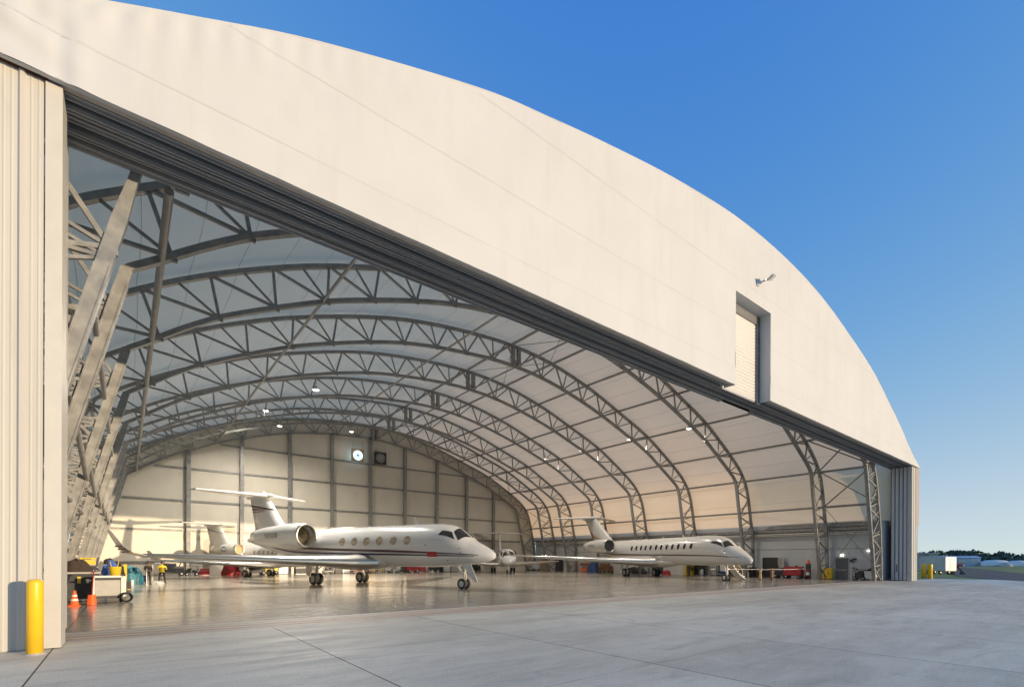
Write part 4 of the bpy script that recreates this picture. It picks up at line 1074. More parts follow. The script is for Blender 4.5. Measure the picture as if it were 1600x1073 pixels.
t = thing('work_bench', 'black enclosed work bench with a pale worktop behind the traffic cone', 'bench', -1.66, 30.3)
mb = MB(); mb.box(-.62,.62,-.4,.4,.12,1.26); mb.build('bench_body', M['dark'], t)
mb = MB(); mb.cbox((0,-.02,1.32),(1.5,.95,.09),0,.015); mb.build('worktop', M['grey_p'], t)
MB().cbox((.0,-.41,1.0),(.12,.02,.3)).build('notice_label', M['yellow2'], t); MB().cbox((.3,-.41,.95),(.1,.02,.18)).build('notice_label', M['white_p'], t); casters(t, 1.1, .8, .06)
def cone(x, y, label):
    t = thing('traffic_cone', label, 'traffic cone', x, y); mb = MB(); mb.lathe([(.165,.03),(.15,.06),(.05,.60),(.045,.64),(.01,.645)], (0,0,0), 'z', 20); mb.build('cone_body', M['orange'], t)
    mb = MB(); mb.cbox((0,0,.017),(.40,.40,.034),0,.008); mb.build('cone_base', M['orange'], t)
    for z0, z1 in ((.22,.30),(.40,.47)):
        mb = MB(); mb.lathe([(.1525-.1*(z0-.06)/.54+.006, z0),(.1525-.1*(z1-.06)/.54+.006, z1)], (0,0,0), 'z', 20); mb.build('reflective_band', M['white_p'], t)
cone(-1.66, 27.3, 'orange traffic cone with white bands on the floor by the left jamb')
t = thing('shovel', 'orange shovel with a red handle leaning on the black work bench', 'shovel', -1.12, 27.5)
mb = MB()
mb.grid(lambda u, v: ((u-.5)*(.32-.06*v), -.03*math.cos((u-.5)*3)+.10*v+.05*(u-.5)**2*4, .01+.42*v), 8, 6); mb.grid(lambda u, v: ((u-.5)*(.32-.06*v), -.02-.03*math.cos((u-.5)*3)+.10*v+.05*(u-.5)**2*4, .01+.42*v), 8, 6); mb.build('blade', M['orange'], t)
mb = MB(); mb.tube([(0,.06,.36),(.03,.62,1.38)], .022, 8); mb.tube([(-.06,.62,1.36),(.12,.62,1.42)], .02, 8); mb.build('handle', M['red'], t)
lump('cloth_bag', 'dark brown cloth bag lying on the black work bench', 'bag', -1.75, 30.25, .95, .7, .62, M['brownc'], 3).location.z = 1.37
crate('yellow case on top of the dark goods behind the work bench', -1.5, 32.8, .62, .5, .42, M['yellow2']).location.z = 1.62
lump('black_tarpaulin', 'tall black tarpaulin heap carrying the yellow case', 'tarpaulin', -1.55, 32.8, 1.5, 1.0, 1.72, M['dark'], 5)
lump('blue_bag', 'blue bag slumped behind the beige cabinet cart', 'bag', -.72, 34.6, .95, .8, 1.85, M['blue'], 8)
lump('black_cover', 'black covered machine to the right of the blue bag', 'covered machine', -.55, 37.6, 1.35, 1.1, 1.75, M['dark'], 12)
lump('canvas_bundle', 'dark brown canvas bundle on the black covered machine', 'bundle', -.75, 37.5, .5, .45, .38, M['brownc'], 14).location.z = 1.66
t = thing('mop_bucket', 'yellow bucket with mop handles behind the beige cabinet cart', 'bucket', -.42, 33.2)
mb = MB(); mb.lathe([(.01,.0),(.2,.0),(.27,.62),(.285,.64),(.25,.6),(.01,.1)], (0,0,.92), 'z', 18); mb.build('bucket', M['yellow2'], t)
mb = MB(); mb.tube([(.05,0,1.1),(.15,.1,1.9)], .016, 6); mb.tube([(-.05,0,1.1),(-.2,.1,1.8)], .016, 6); mb.build('mop_handle', M['yellow2'], t)
mb = MB(); mb.box(-.3,.3,-.3,.3,.0,.92); mb.build('stand', M['dark'], t)
t = thing('barrier_post', 'tall yellow barrier post with a rail beside the teal bundle', 'barrier', .0, 40.2)
mb = MB(); mb.box(-.09,.09,-.09,.09,.03,1.62); mb.cbox((0,0,.02),(.5,.5,.04)); mb.build('post', M['yellow'], t)
mb = MB(); mb.box(-1.1,-.08,-.04,.04,1.30,1.48); mb.build('rail', M['yellow'], t); mb = MB(); mb.box(.02,.30,-.35,.1,.04,.5); mb.build('weight', M['dark'], t)
lump('wrapped_bundle', 'teal plastic wrapped bundle standing on the floor', 'bundle', .45, 47.5, 1.3, 1.1, 1.45, M['teal'], 21, flat=.4)
t = thing('work_platform', 'low dark platform on posts above the teal bundle', 'platform', .55, 49.5)
mb = MB(); mb.cbox((0,0,1.62),(2.6,1.0,.16),0,.03); mb.build('deck', M['dark'], t)
for x in (-1.2,1.2):
    for y in (-.4,.4): MB().box(x-.04,x+.04,y-.04,y+.04,0,1.55).build('post', M['grey_p'], t)
MB().tube([(1.2,-.4,1.6),(1.75,-.4,1.65)], .03, 6).build('arm', M['grey_p'], t)
crate('dark box on the floor between teal bundle and hooded person', .92, 49.6, .8, .6, .62, M['navy'])
drum('small white drum in front of the teal bundle', .40, 45.5, M['white_p'], .09, .42)

# ------------------------------------------------------------------ people
def person(label, x, y, rz, P, cols, hooded=False):
    # P: joint dict (metres, facing -y)
    me = bpy.data.meshes.new('person'); V = []; E = []; rad = []
    names = {}
    def jn(n, p, r): names[n] = len(V); V.append(p); rad.append(r); return n
    for n, p, r in P['j']: jn(n, p, r)
    E = [(names[a], names[b]) for a, b in P['e']]
    for s in ('l', 'r'):
        hp = Vector(V[names['wrist_'+s]]); el = Vector(V[names['elbow_'+s]]); d = (hp-el).normalized(); sd = d.cross(Vector((0,1,0)));
        if sd.length < .1: sd = d.cross(Vector((1,0,0)))
        sd.normalize(); pm = jn('palm_'+s, tuple(hp+d*.075), (.036,.018)); E.append((names['wrist_'+s], names[pm]))
        for k, (o, ln) in enumerate(((-.030,.070),(-.010,.082),(.010,.078),(.028,.062))):
            a = jn('f%d%s' % (k, s), tuple(hp+d*(.075+ln*.55)+sd*o), .009); b = jn('g%d%s' % (k, s), tuple(hp+d*(.075+ln)+sd*o*1.1+Vector((0,-.02,0))), .008)
            E += [(names[pm], names[a]), (names[a], names[b])]
        a = jn('th'+s, tuple(hp+d*.06+sd*-.05), .010); E.append((names['wrist_'+s], names[a]))
    me.from_pydata(V, E, []); o = bpy.data.objects.new('person', me); COL.objects.link(o)
    sk = o.modifiers.new('skin', 'SKIN'); sk.use_smooth_shade = True
    for i, r in enumerate(rad): me.skin_vertices[0].data[i].radius = r if isinstance(r, tuple) else (r, r)
    me.skin_vertices[0].data[names['pelvis']].use_root = True
    ss = o.modifiers.new('sub', 'SUBSURF'); ss.levels = 1; ss.render_levels = 1
    bpy.context.view_layer.update()
    m2 = bpy.data.meshes.new_from_object(o.evaluated_get(bpy.context.evaluated_depsgraph_get())); bpy.data.objects.remove(o)
    for m in cols: m2.materials.append(m)
    hw = [Vector(V[names['wrist_l']]), Vector(V[names['wrist_r']])]
    for p in m2.polygons:
        c = p.center; p.use_smooth = True
        if c.z > 1.50: k = 0
        elif min((c-w).length for w in hw) < .14 and c.z > .7 and not (abs(c.x) < .14 and c.y > -.12): k = 0
        elif c.z > .92: k = 1
        elif c.z > .10: k = 2
        else: k = 3
        p.material_index = k
    b = bpy.data.objects.new('person', m2); COL.objects.link(b); b.location = (x, y, FZ); b.rotation_euler = (0,0,rz)
    tag(b, label, 'person', 'people in the hangar')
    hd = Vector(V[names['head']])
    mb = MB()
    def hairfn(u, v):
        a = 2*PI*u; q = v*PI*(.62 if not hooded else .72); k = 1.06 if not hooded else 1.22
        return (hd.x+.092*k*math.sin(q)*math.sin(a), hd.y+.012+.105*k*math.sin(q)*math.cos(a)*(1 if math.cos(a) > -.2 else .82), hd.z+.03+.125*k*math.cos(q))
    mb.grid(hairfn, 20, 8); mb.build('hood' if hooded else 'hair', cols[1] if hooded else M['hair'], b)
    mb = MB(); mb.loft([[(hd.x-.018, hd.y-.09, hd.z-.02),(hd.x+.018, hd.y-.09, hd.z-.02),(hd.x, hd.y-.09, hd.z+.03)],[(hd.x-.006, hd.y-.125, hd.z-.018),(hd.x+.006, hd.y-.125, hd.z-.018),(hd.x, hd.y-.105, hd.z+.03)]]); mb.build('nose', M['skin'], b)
    mb = MB()
    for s in (-1, 1): mb.lathe([(.001,0),(.013,.004),(.001,.012)], (hd.x+s*.034, hd.y-.108, hd.z+.012), 'y', 8)
    mb.box(hd.x-.024, hd.x+.024, hd.y-.105, hd.y-.09, hd.z-.058, hd.z-.048); mb.build('eyes_and_mouth', M['hair'], b)
    return b
LEG = lambda s, x: [('hip_'+s, (x*.55,0,.93), (.10,.10)), ('knee_'+s, (x*1.0,-.02,.50), (.068,.068)), ('ankle_'+s, (x*1.25,.02,.09), (.045,.045)), ('toe_'+s, (x*1.5,-.15,.04), (.042,.03))]
TORSO = [('pelvis', (0,0,.98), (.155,.115)), ('waist', (0,.01,1.12), (.145,.105)), ('chest', (0,.01,1.32), (.175,.12)), ('neck', (0,.0,1.48), (.055,.055)), ('head', (0,-.02,1.645), (.088,.105)), ('crown', (0,-.01,1.71), (.07,.08))]
EDG = [('pelvis','waist'),('waist','chest'),('chest','neck'),('neck','head'),('head','crown')]
for s in ('l','r'): EDG += [('pelvis','hip_'+s),('hip_'+s,'knee_'+s),('knee_'+s,'ankle_'+s),('ankle_'+s,'toe_'+s),('chest','sh_'+s),('sh_'+s,'elbow_'+s),('elbow_'+s,'wrist_'+s)]
A1 = [('sh_l',(-.20,.01,1.40),(.062,.062)),('elbow_l',(-.30,-.10,1.16),(.046,.046)),('wrist_l',(-.12,-.28,1.27),(.030,.026)),('sh_r',(.20,.01,1.40),(.062,.062)),('elbow_r',(.32,-.02,1.15),(.046,.046)),('wrist_r',(.16,-.26,1.18),(.030,.026))]
person('person in a yellow high visibility jacket and dark trousers standing under the wing tip', 2.26, 47.0, .05, dict(j=TORSO+LEG('l',-.17)+LEG('r',.17)+A1, e=EDG), [M['skin'], M['vest'], M['cloth'], M['black']])
A2 = [('sh_l',(-.20,.01,1.40),(.075,.075)),('elbow_l',(-.27,-.02,1.14),(.058,.058)),('wrist_l',(-.10,-.26,1.06),(.034,.03)),('sh_r',(.20,.01,1.40),(.075,.075)),('elbow_r',(.27,.0,1.14),(.058,.058)),('wrist_r',(.21,-.16,.92),(.034,.03))]
person('person in a dark hooded coat leaning on a white pole', 1.38, 46.6, .55, dict(j=[(n,p,(r[0]*1.12,r[1]*1.12)) if n in ('chest','waist','pelvis') else (n,p,r) for n,p,r in TORSO]+LEG('l',-.12)+LEG('r',.12)+A2, e=EDG), [M['skin'], M['brownc'], M['cloth'], M['black']], hooded=True)
mb = MB(); mb.tube([(0,0,0),(.0,.03,1.25)], .03, 8); mb.lathe([(.01,0),(.08,0),(.08,.04),(.01,.05)], (0,0,0), 'z', 12); o = mb.build('white_pole', M['white_p']); o.location = (1.27, 46.15, FZ); tag(o, 'white pole standing in front of the hooded person', 'pole')
lump('cable_heap', 'pale tangled cable heap at the feet of the hooded person', 'cable heap', 1.9, 46.9, .95, .6, .26, M['grey_p'], 31)

# ------------------------------------------------------------------ along the rear wall
rows = [
 ('machine','dark wheeled machine left end of the rear wall',4.2,68.6,2.3,1.2,1.7,'dark'),
 ('crate','small red case beside the leftmost dark machine',7.4,68.8,1.1,.7,.8,'red'),
 ('cart','low dark cart left of the red case',6.1,68.2,1.3,.9,1.1,'dark'),
 ('lump','red tarpaulin draped over goods under the wing of the nearest jet',10.3,68.3,2.0,1.2,1.9,'red'),
 ('machine','round shouldered black tug between red tarpaulin and yellow machine',12.8,67.6,2.0,1.3,1.7,'dark'),
 ('machine','yellow wheeled machine by the rear wall',14.4,68.3,2.0,1.2,1.8,'yellow2'),
 ('cabinet','white cabinet against the rear wall right of the yellow machine',16.4,69.4,1.2,.6,2.0,'white_p'),
 ('crate','black case with bright bands near the middle of the rear wall',18.3,68.2,1.5,1.0,1.2,'dark'),
 ('rack','grey rack of tan and dark boxes seen between the main wheels',20.1,69.2,1.5,.7,2.1,'grey_p'),
 ('cart','dark two deck cart right of the grey rack',21.8,68.0,1.4,.9,1.3,'grey_p'),
 ('cabinet','tall dark cabinet next to a pale one under the jet belly',23.6,69.4,.9,.6,2.1,'dark'),
 ('cabinet','pale cabinet next to a tall dark one under the jet belly',24.7,69.4,1.0,.6,2.0,'white_p'),
 ('cart','long low red cart below the jet fuselage',26.4,68.1,2.6,1.0,.95,'red'),
 ('cabinet','tan cabinet behind the long red cart',28.4,69.3,1.3,.6,2.1,'tan'),
 ('rack','narrow rack with dark goods right of the tan cabinet',29.9,69.3,1.1,.6,2.0,'dark'),
 ('machine','grey compressor with dark rail below the six cabin windows',31.6,68.2,1.7,1.0,1.7,'grey_p'),
 ('tool_chest','tall black tool chest left of the red machine',33.3,69.0,1.0,0,1.8,'dark'),
 ('machine','pink red machine with pale end right of the black tool chest',34.7,68.3,1.7,1.0,1.8,'red'),
 ('tool_chest','red tool chest with bright drawer pulls',36.5,68.8,1.3,0,1.7,'red'),
 ('drumwide','wide dark tank lying right of the red tool chest',38.5,68.4,0,0,0,'dark'),
 ('cabinet','black cabinet between dark tank and white cabinets',40.0,69.3,1.0,.6,2.1,'dark'),
 ('cabinet','first white cabinet right of the black cabinet',41.3,69.3,1.1,.6,1.9,'white_p'),
 ('cabinet','pale grey cabinet nearest to the nose gear of the largest jet',42.8,69.3,1.2,.6,2.0,'grey_p'),
 ('machine','dark machine seen just right of the nose gear door',46.0,68.0,1.9,1.1,1.6,'dark'),
 ('stepladder','aluminium step ladder by the rear wall near the nose on jet',48.6,68.6,1.9,0,0,'alu'),
]
for k, x, y, w, d, h, m in [(r[0], *r[2:7], r[7]) for r in rows]: pass
for r in rows:
    k, lab, x, y, w, d, h, m = r; m = M[m]
    if k == 'machine': machine(lab, x, y, w, d, h, m)
    elif k == 'crate': crate(lab, x, y, w, d, h, m)
    elif k == 'cart': cart(lab, x, y, w, h, m, 0, d, M['dark'])
    elif k == 'lump': lump('tarpaulin', lab, 'tarpaulin', x, y, w, d, h, m, x)
    elif k == 'cabinet': cabinet(lab, x, y, w, d, h, m)
    elif k == 'rack': rack(lab, x, y, w, d, h, m)
    elif k == 'tool_chest': tool_chest(lab, x, y, w, h, m)
    elif k == 'stepladder': stepladder(lab, x, y, w, m)
    elif k == 'drumwide':
        t = thing('storage_tank', lab, 'tank', x, y); mb = MB(); mb.lathe([(.01,-.95),(.5,-.85),(.72,-.6),(.75,0),(.72,.6),(.5,.85),(.01,.95)], (0,0,.95), 'x', 24); mb.build('tank_shell', m, t)
        mb = MB(); mb.box(-.6,-.45,-.5,.5,0,.5); mb.build('saddle', M['grey_p'], t); MB().box(.45,.6,-.5,.5,0,.5).build('saddle', M['grey_p'], t)

# ------------------------------------------------------------------ along the right wall
rz = -PI/2
machine('blue grey machine in the far right corner', 60.2, 69.2, 2.0, 1.2, 1.9, M['wallpanel'], rz)
cabinet('tan yellow cabinet by the far end of the right wall', 61.9, 67.6, 1.6, .6, 2.2, M['tan'], rz)
stepladder('white step ladder near the far end of the right wall', 61.2, 65.4, 2.1, M['white_p'])
cabinet('black cabinet right of the white step ladder', 61.9, 64.0, 1.3, .6, 2.3, M['dark'], rz)
tool_chest('low grey tool chest under the tail of the right hand jet', 61.0, 60.2, 1.5, 1.1, M['grey_p'], rz)
rack('orange boxed rack behind the engine of the right hand jet', 61.6, 57.6, 1.7, .7, 2.1, M['orange'], rz, ('orange','brown','red'))
lump('navy_cover', 'navy covered machine below the engine of the right hand jet', 'covered machine', 60.4, 54.2, 1.6, 2.6, 2.1, M['navy'], 41)
machine('dark red and black machine left of the main wheels of the right hand jet', 60.2, 51.6, 2.2, 1.2, 1.7, M['brown'], rz)
lump('black_heap', 'long black heap of covers between the main wheels of the right hand jet', 'cover heap', 60.4, 46.0, 1.4, 4.2, 1.0, M['dark'], 43)
crate('dark case behind the belly of the right hand jet', 60.6, 42.2, 1.4, .9, 1.1, M['dark'], rz)
lump('red_cover', 'small red cover on the floor below the belly of the right hand jet', 'cover', 60.2, 40.4, 1.0, 1.2, .7, M['red'], 44)
lump('yellow_curtain', 'yellow cloth curtain hanging in folds by the right wall', 'curtain', 61.2, 37.3, .8, 1.7, 2.2, M['yellow2'], 45, flat=.25)
crate('dark bin right of the yellow cloth curtain', 60.9, 35.7, 1.1, .8, 1.5, M['dark'], rz)
drum('pale blue drum in front of the dark bin', 60.0, 35.0, M['wallpanel'])
cabinet('beige cabinet left of the airstair', 61.8, 34.0, 1.0, .6, 2.1, M['grey_p'], rz)
rack('dark rack of navy goods left of the airstair', 61.6, 32.6, 1.8, .7, 2.1, M['dark'], rz, ('navy','dark','blue'))
cabinet('second beige cabinet directly behind the nose wheel of the right hand jet', 61.8, 31.0, .8, .6, 2.1, M['tan'], rz)
tyres('tall stack of black tyres right of the airstair', 60.9, 28.6, 5, .45)
tyres('short stack of black tyres in front of the dark doorway', 60.4, 27.6, 3, .4)
machine('low black pump left of the red tank', 60.6, 25.1, 1.6, 1.0, 1.4, M['dark'], rz)
drum('grey steel drum beside the low black pump', 60.3, 25.9, M['grey_p'])
t = thing('red_tank', 'long red rectangular tank on wheels by the right wall', 'tank', 60.4, 23.7, rz); mb = MB(); mb.cbox((0,0,.85),(1.9,.95,1.05),0,.06); mb.build('tank_shell', M['red'], t)
mb = MB(); mb.lathe([(.01,.0),(.14,.0),(.14,.12),(.01,.14)], (.3,0,1.37), 'z', 14); mb.build('filler_cap', M['dark'], t); wheels(t, 1.7, .9, .2)
mb = MB(); mb.tube([(.95,0,.4),(1.5,0,.25)], .03, 6); mb.build('tow_bar', M['dark'], t)
t = thing('fire_extinguisher_cart', 'red and white wheeled extinguisher right of the red tank', 'extinguisher', 60.1, 22.1)
mb = MB(); mb.lathe([(.01,.12),(.17,.14),(.18,.9),(.10,1.05),(.04,1.12),(.01,1.12)], (0,0,0), 'z', 18); mb.build('cylinder', M['red'], t)
mb = MB(); mb.lathe([(.185,.45),(.185,.75)], (0,0,0), 'z', 18); mb.build('white_band', M['white_p'], t)
mb = MB(); mb.tube([(-.2,.2,.15),(-.22,.26,1.1),(.22,.26,1.1),(.2,.2,.15)], .02, 6); mb.tube([(.05,-.1,1.05),(.22,-.2,.8),(.2,-.2,.3)], .02, 6); mb.build('hose_and_frame', M['dark'], t)
for s in (-1, 1):
    mb = MB(); mb.lathe([(.01,-.03),(.15,-.03),(.15,.03),(.01,.03)], (s*.24, .2, .15), 'x', 14); mb.build('wheel', M['tyre'], t)
t = thing('warning_lamp_stand', 'dark stand topped with an orange cone against the first right hand truss leg', 'lamp stand', 60.9, 22.35)
mb = MB(); mb.box(-.2,.2,-.2,.2,0,1.7); mb.build('stand_body', M['dark'], t); mb = MB(); mb.lathe([(.2,1.7),(.2,1.75),(.05,2.2),(.01,2.22)], (0,0,0), 'z', 14); mb.build('orange_cap', M['orange'], t)
for y, lab in ((21.35, 'yellow cabinet beside its twin, the farther from the grey door'), (20.6, 'yellow cabinet beside its twin, next to the grey door')):
    t = cabinet(lab, 61.9, y, .70, .5, 1.25, M['yellow'], rz); t['group'] = 'yellow cabinets by the grey door'
t = thing('generator', 'black wheeled generator in an open tube frame by the right wall', 'generator', 61.3, 17.5, rz)
mb = MB(); mb.cbox((0,0,.55),(.75,.5,.55),0,.05); mb.cbox((.1,0,.9),(.5,.4,.16),0,.04); mb.build('engine_block', M['dark'], t)
mb = MB()
for s in (-1,1): mb.tube([(-.55,s*.33,.2),(-.55,s*.33,1.0),(-.45,s*.33,1.1),(.45,s*.33,1.1),(.55,s*.33,1.0),(.55,s*.33,.2),(-.55,s*.33,.2)], .03, 8)
for x in (-.5,.5): mb.tube([(x,-.33,1.08),(x,.33,1.08)], .03, 8)
mb.build('tube_frame', M['brown'], t); wheels(t, 1.1, .75, .2)
t = thing('utility_bin', 'blue grey bin cart heaped with dark goods next to the generator', 'bin', 61.3, 16.5, rz)
mb = MB(); mb.loft([[(-.42,-.35,.15),(.42,-.35,.15),(.42,.35,.15),(-.42,.35,.15)],[(-.5,-.42,1.0),(.5,-.42,1.0),(.5,.42,1.0),(-.5,.42,1.0)]], smooth=False); mb.build('bin_body', M['wallpanel'], t); wheels(t, .9, .7, .13, th=.08)
mb = MB(); mb.grid(lambda u, v: ((u-.5)*1.02, (v-.5)*.86, 1.0+.28*math.sin(u*PI)*math.sin(v*PI)+.12*noise.noise(Vector((u*4, v*4, 2)))), 12, 10); mb.build('dark_goods', M['black'], t)
# barrier stanchions by the airstair
for i, (x, y, lab) in enumerate(((51.9, 23.6, 'tan wrapped barrier stanchion nearer to the airstair'), (52.9, 22.9, 'tan and dark wrapped barrier stanchion farther from the airstair'))):
    t = thing('barrier_stanchion', lab, 'stanchion', x, y, 0, 'barrier stanchions by the airstair'); mb = MB(); mb.lathe([(.01,0),(.19,0),(.19,.04),(.05,.07),(.04,.3)], (0,0,0), 'z', 16); mb.build('base', M['dark'], t)
    mb = MB(); mb.lathe([(.05,.05),(.13,.12),(.15,.4),(.10,.75),(.12,.95),(.07,1.15),(.01,1.18)], (0,0,0), 'z', 14); mb.build('wrapping', M['tan'] if i == 0 else M['brown'], t)
    mb = MB(); mb.lathe([(.06,1.12),(.085,1.15),(.085,1.22),(.01,1.25)], (0,0,0), 'z', 12); mb.build('post_cap', M['red'] if i == 0 else M['orange'], t)
mb = MB(); mb.tube([(45.6,25.6,1.18),(49,24.9,1.12),(51.9,23.6,1.15),(52.4,23.25,1.1),(52.9,22.9,1.15),(54.6,22.2,1.12),(57.5,21.5,1.18)], .022, 6); o = mb.build('barrier_rope', M['white_p']); tag(o, 'thin white rope strung along the tan stanchions', 'rope')

# wall fittings on the right wall (parts of the hangar)
def fix(name, mb, m, par=None): return HB(mb, name, m, par)
mb = MB(); mb.box(62.36,62.44,18.9,20.1,.02,2.35); d = fix('personnel_door', mb, M['greydoor'])
mb = MB(); mb.box(62.28,62.35,19.0,20.0,1.02,1.08); fix('push_bar', mb, M['alu'], d)
mb = MB(); mb.box(62.38,62.445,18.8,18.9,.02,2.45); mb.box(62.38,62.445,20.1,20.2,.02,2.45); mb.box(62.38,62.445,18.9,20.1,2.35,2.45); fix('door_frame', mb, M['grey_p'], d)
mb = MB(); mb.box(62.3,62.44,19.35,19.65,2.62,2.76); fix('exit_lamp', mb, M['exitlamp']); mb = MB(); mb.box(62.3,62.44,16.9,17.15,3.1,3.2); fix('exit_lamp', mb, M['exitlamp'])
mb = MB(); mb.box(62.40,62.445,26.2,28.1,.02,2.45); d = fix('doorway', mb, M['hollow'])
mb = MB(); mb.beam((62.35,26.25,1.2),(61.8,25.3,1.2),.05,2.35,(0,0,1)); fix('door_leaf', mb, M['grey_p'], d)
mb = MB(); mb.tube([(62.35,16.75,5.2),(62.35,16.75,1.3)], .045, 8); mb.tube([(62.35,16.5,3.9),(62.35,16.5,1.0)], .09, 8); mb.tube([(62.35,16.1,5.2),(62.35,16.1,2.3)], .045, 8); fix('conduit', mb, M['steel_lt'])
mb = MB(); mb.cbox((62.3,18.3,2.25),(.2,.35,.2)); mb.lathe([(.01,0),(.14,.0),(.16,.1),(.01,.12)], (62.3,18.45,1.9), 'z', 14); mb.cbox((62.3,18.6,2.1),(.15,.15,.25)); fix('alarm_horn', mb, M['dark'])
mb = MB(); mb.box(62.36,62.44,15.9,16.1,1.75,2.0); mb.box(62.36,62.44,18.3,18.5,1.2,1.35); mb.box(62.38,62.44,18.0,18.15,1.05,1.25); fix('wall_box', mb, M['dark'])

# ------------------------------------------------------------------ lamps, fans, floodlight
def lamp(x, y, z, lab, hang, pw):
    t = empty('high_bay_lamp', (x, y, z), lab, 'lamp', 'high bay lamps under the roof'); mb = MB(); mb.lathe([(.05,.42),(.09,.40),(.12,.22),(.32,.03),(.34,0),(.30,.01),(.10,.2)], (0,0,0), 'z', 18); mb.build('lamp_shade', M['alu'], t)
    mb = MB(); mb.lathe([(.01,-.06),(.18,-.03),(.27,.02),(.01,.03)], (0,0,0), 'z', 16); mb.build('lamp_lens', M['lampw'], t); mb = MB(); mb.tube([(0,0,.4),(0,0,hang)], .02, 6); mb.build('hanger', M['steel'], t)
    ld = bpy.data.lights.new('lamp_light', 'SPOT'); ld.energy = pw; ld.spot_size = R(165); ld.spot_blend = .6; ld.color = (1, .90, .76); ld.shadow_soft_size = .3
    lo = bpy.data.objects.new('lamp_light', ld); COL.objects.link(lo); lo.parent = t; lo.location = (0, 0, -.12)
for x, y, z, lab in ((48.5,53.2,16.9,'glowing high bay lamp, farthest along the right hand purlin'),(48.5,45.9,16.9,'glowing high bay lamp, second farthest along the right hand purlin'),(48.5,37.9,16.85,'glowing high bay lamp above the tail of the right hand jet'),(48.5,29.8,16.5,'glowing high bay lamp nearest to the tail slot'),
    (13.2,44.7,17.0,'brightest high bay lamp in the left half of the roof'),(12.3,60,18.6,'small high bay lamp highest above the leftmost rear column'),(14.7,64.2,18.2,'high bay lamp near the rear left of the arch'),(25.0,68,20.0,'high bay lamp just above the lit round fan')):
    lamp(x, y, z, lab, .9, (1000 if x > 40 else 9000) if y < 55 else (4200 if y < 62 else (300 if y < 66 else 40)))
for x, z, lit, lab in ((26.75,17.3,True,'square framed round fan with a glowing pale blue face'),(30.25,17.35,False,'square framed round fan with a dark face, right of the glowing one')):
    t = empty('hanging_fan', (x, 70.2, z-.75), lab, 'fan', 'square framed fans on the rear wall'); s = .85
    mb = MB()
    for a in (-1, 1): mb.box(a*s-.07, a*s+.07, -.12, .12, .75-s-.07, .75+s+.07); mb.box(-s, s, -.12, .12, .75+a*s-.07, .75+a*s+.07)
    n = 32
    vs = [(.72*math.cos(2*PI*k/n), -.06, .75+.72*math.sin(2*PI*k/n)) for k in range(n)]; vo = []
    for k in range(n):
        a = 2*PI*k/n; c_, s_ = math.cos(a), math.sin(a); q = s/max(abs(c_), abs(s_)); vo.append((q*c_, -.06, .75+q*s_))
    mb.add(vs+vo, [(k, (k+1) % n, n+(k+1) % n, n+k) for k in range(n)]); mb.build('square_frame', M['tan'] if lit else M['dark'], t)
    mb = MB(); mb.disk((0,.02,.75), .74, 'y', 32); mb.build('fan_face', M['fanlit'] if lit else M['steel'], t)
    mb = MB(); mb.lathe([(.01,-.1),(.13,-.08),(.13,.02)], (0,-.02,.75), 'y', 16)
    for k in range(12): a = PI*k/6; mb.beam((0,-.05,.75), (.72*math.cos(a), -.05, .75+.72*math.sin(a)), .035, .02)
    mb.build('spokes_and_hub', M['navyst'] if lit else M['steel_lt'], t)
    for q in (-.7, .7): MB().tube([(q,0,1.6),(q,0,2.9)], .02, 6).build('hanger_rod', M['steel'], t)
p = F(30.15, -.02, 18.95); t = empty('flood_light', p, 'grey flood light on a bracket on the white gable above the slot', 'flood light')
mb = MB(); mb.box(-.14,.14,-.04,.03,-.2,.12); mb.tube([(0,-.03,-.05),(.12,-.45,.02)], .05, 8); mb.tube([(.0,-.42,.02),(.3,-.5,.05)], .045, 8); mb.build('bracket', M['alu'], t)
mb = MB(); mb.cbox((0,0,0),(.62,.42,.13),0,.04); o = mb.build('lamp_head', M['alu'], t); o.location = (.42,-.62,.2); o.rotation_euler = (R(-28), R(-18), R(8))
mb = MB(); mb.box(-.27,.27,-.17,.17,-.075,-.063); g = mb.build('lamp_glass', M['jetgrey'], o)

# ------------------------------------------------------------------ bollards
def bollard(x, y, lab, r=.135, h=1.56, grp=None):
    t = MB(); t.lathe([(.01,0),(r,0),(r,h-.10),(r*.96,h-.05),(r*.8,h-.015),(r*.5,h),(.01,h)], (0,0,0), 'z', 32); o = t.build('bollard', M['yellow']); o.location = (x, y, 0.0); tag(o, lab, 'bollard', 'yellow bollards beside the hangar front')
    mb = MB(); mb.lathe([(r*1.22,.0),(r*1.22,.02),(r,.03)], (0,0,0), 'z', 28); mb.build('base_collar', M['grey_p'], o)
bollard(-1.47, 14.12, 'large yellow bollard in front of the ribbed wall at the left edge')
bollard(73.5, 14.62, 'left one of the two distant yellow bollards past the right corner', .23, 1.75); bollard(73.55, 14.05, 'right one of the two distant yellow bollards past the right corner', .23, 1.75)

# ------------------------------------------------------------------ beyond the apron
t = thing('box_trailer', 'white box trailer parked beyond the two distant bollards', 'trailer', 106, 19.3, R(-28)); t.location.z = -.06
mb = MB(); mb.cbox((0,0,1.72),(2.3,4.2,2.4),0,.1); mb.build('trailer_body', M['clad_trim'], t)
mb = MB(); mb.box(-1.175,-1.14,-1.6,1.2,1.75,2.6); mb.build('window', M['jetgrey'], t); mb = MB(); mb.box(-.25,.15,-2.125,-2.09,.7,2.6); mb.box(.62,.67,-2.12,-2.09,.6,2.8); mb.build('side_door', M['grey_p'], t)
wheels(t, 2.3, 2.2, .34, th=.2)
mb = MB(); mb.tube([(0,2.1,.6),(0,3.2,.45)], .05, 6); mb.build('tow_bar', M['dark'], t)
t = thing('loader_frame', 'red topped frame loader on dark legs right of the white trailer', 'loader', 107, 17.0, R(-70)); t.location.z = -.06
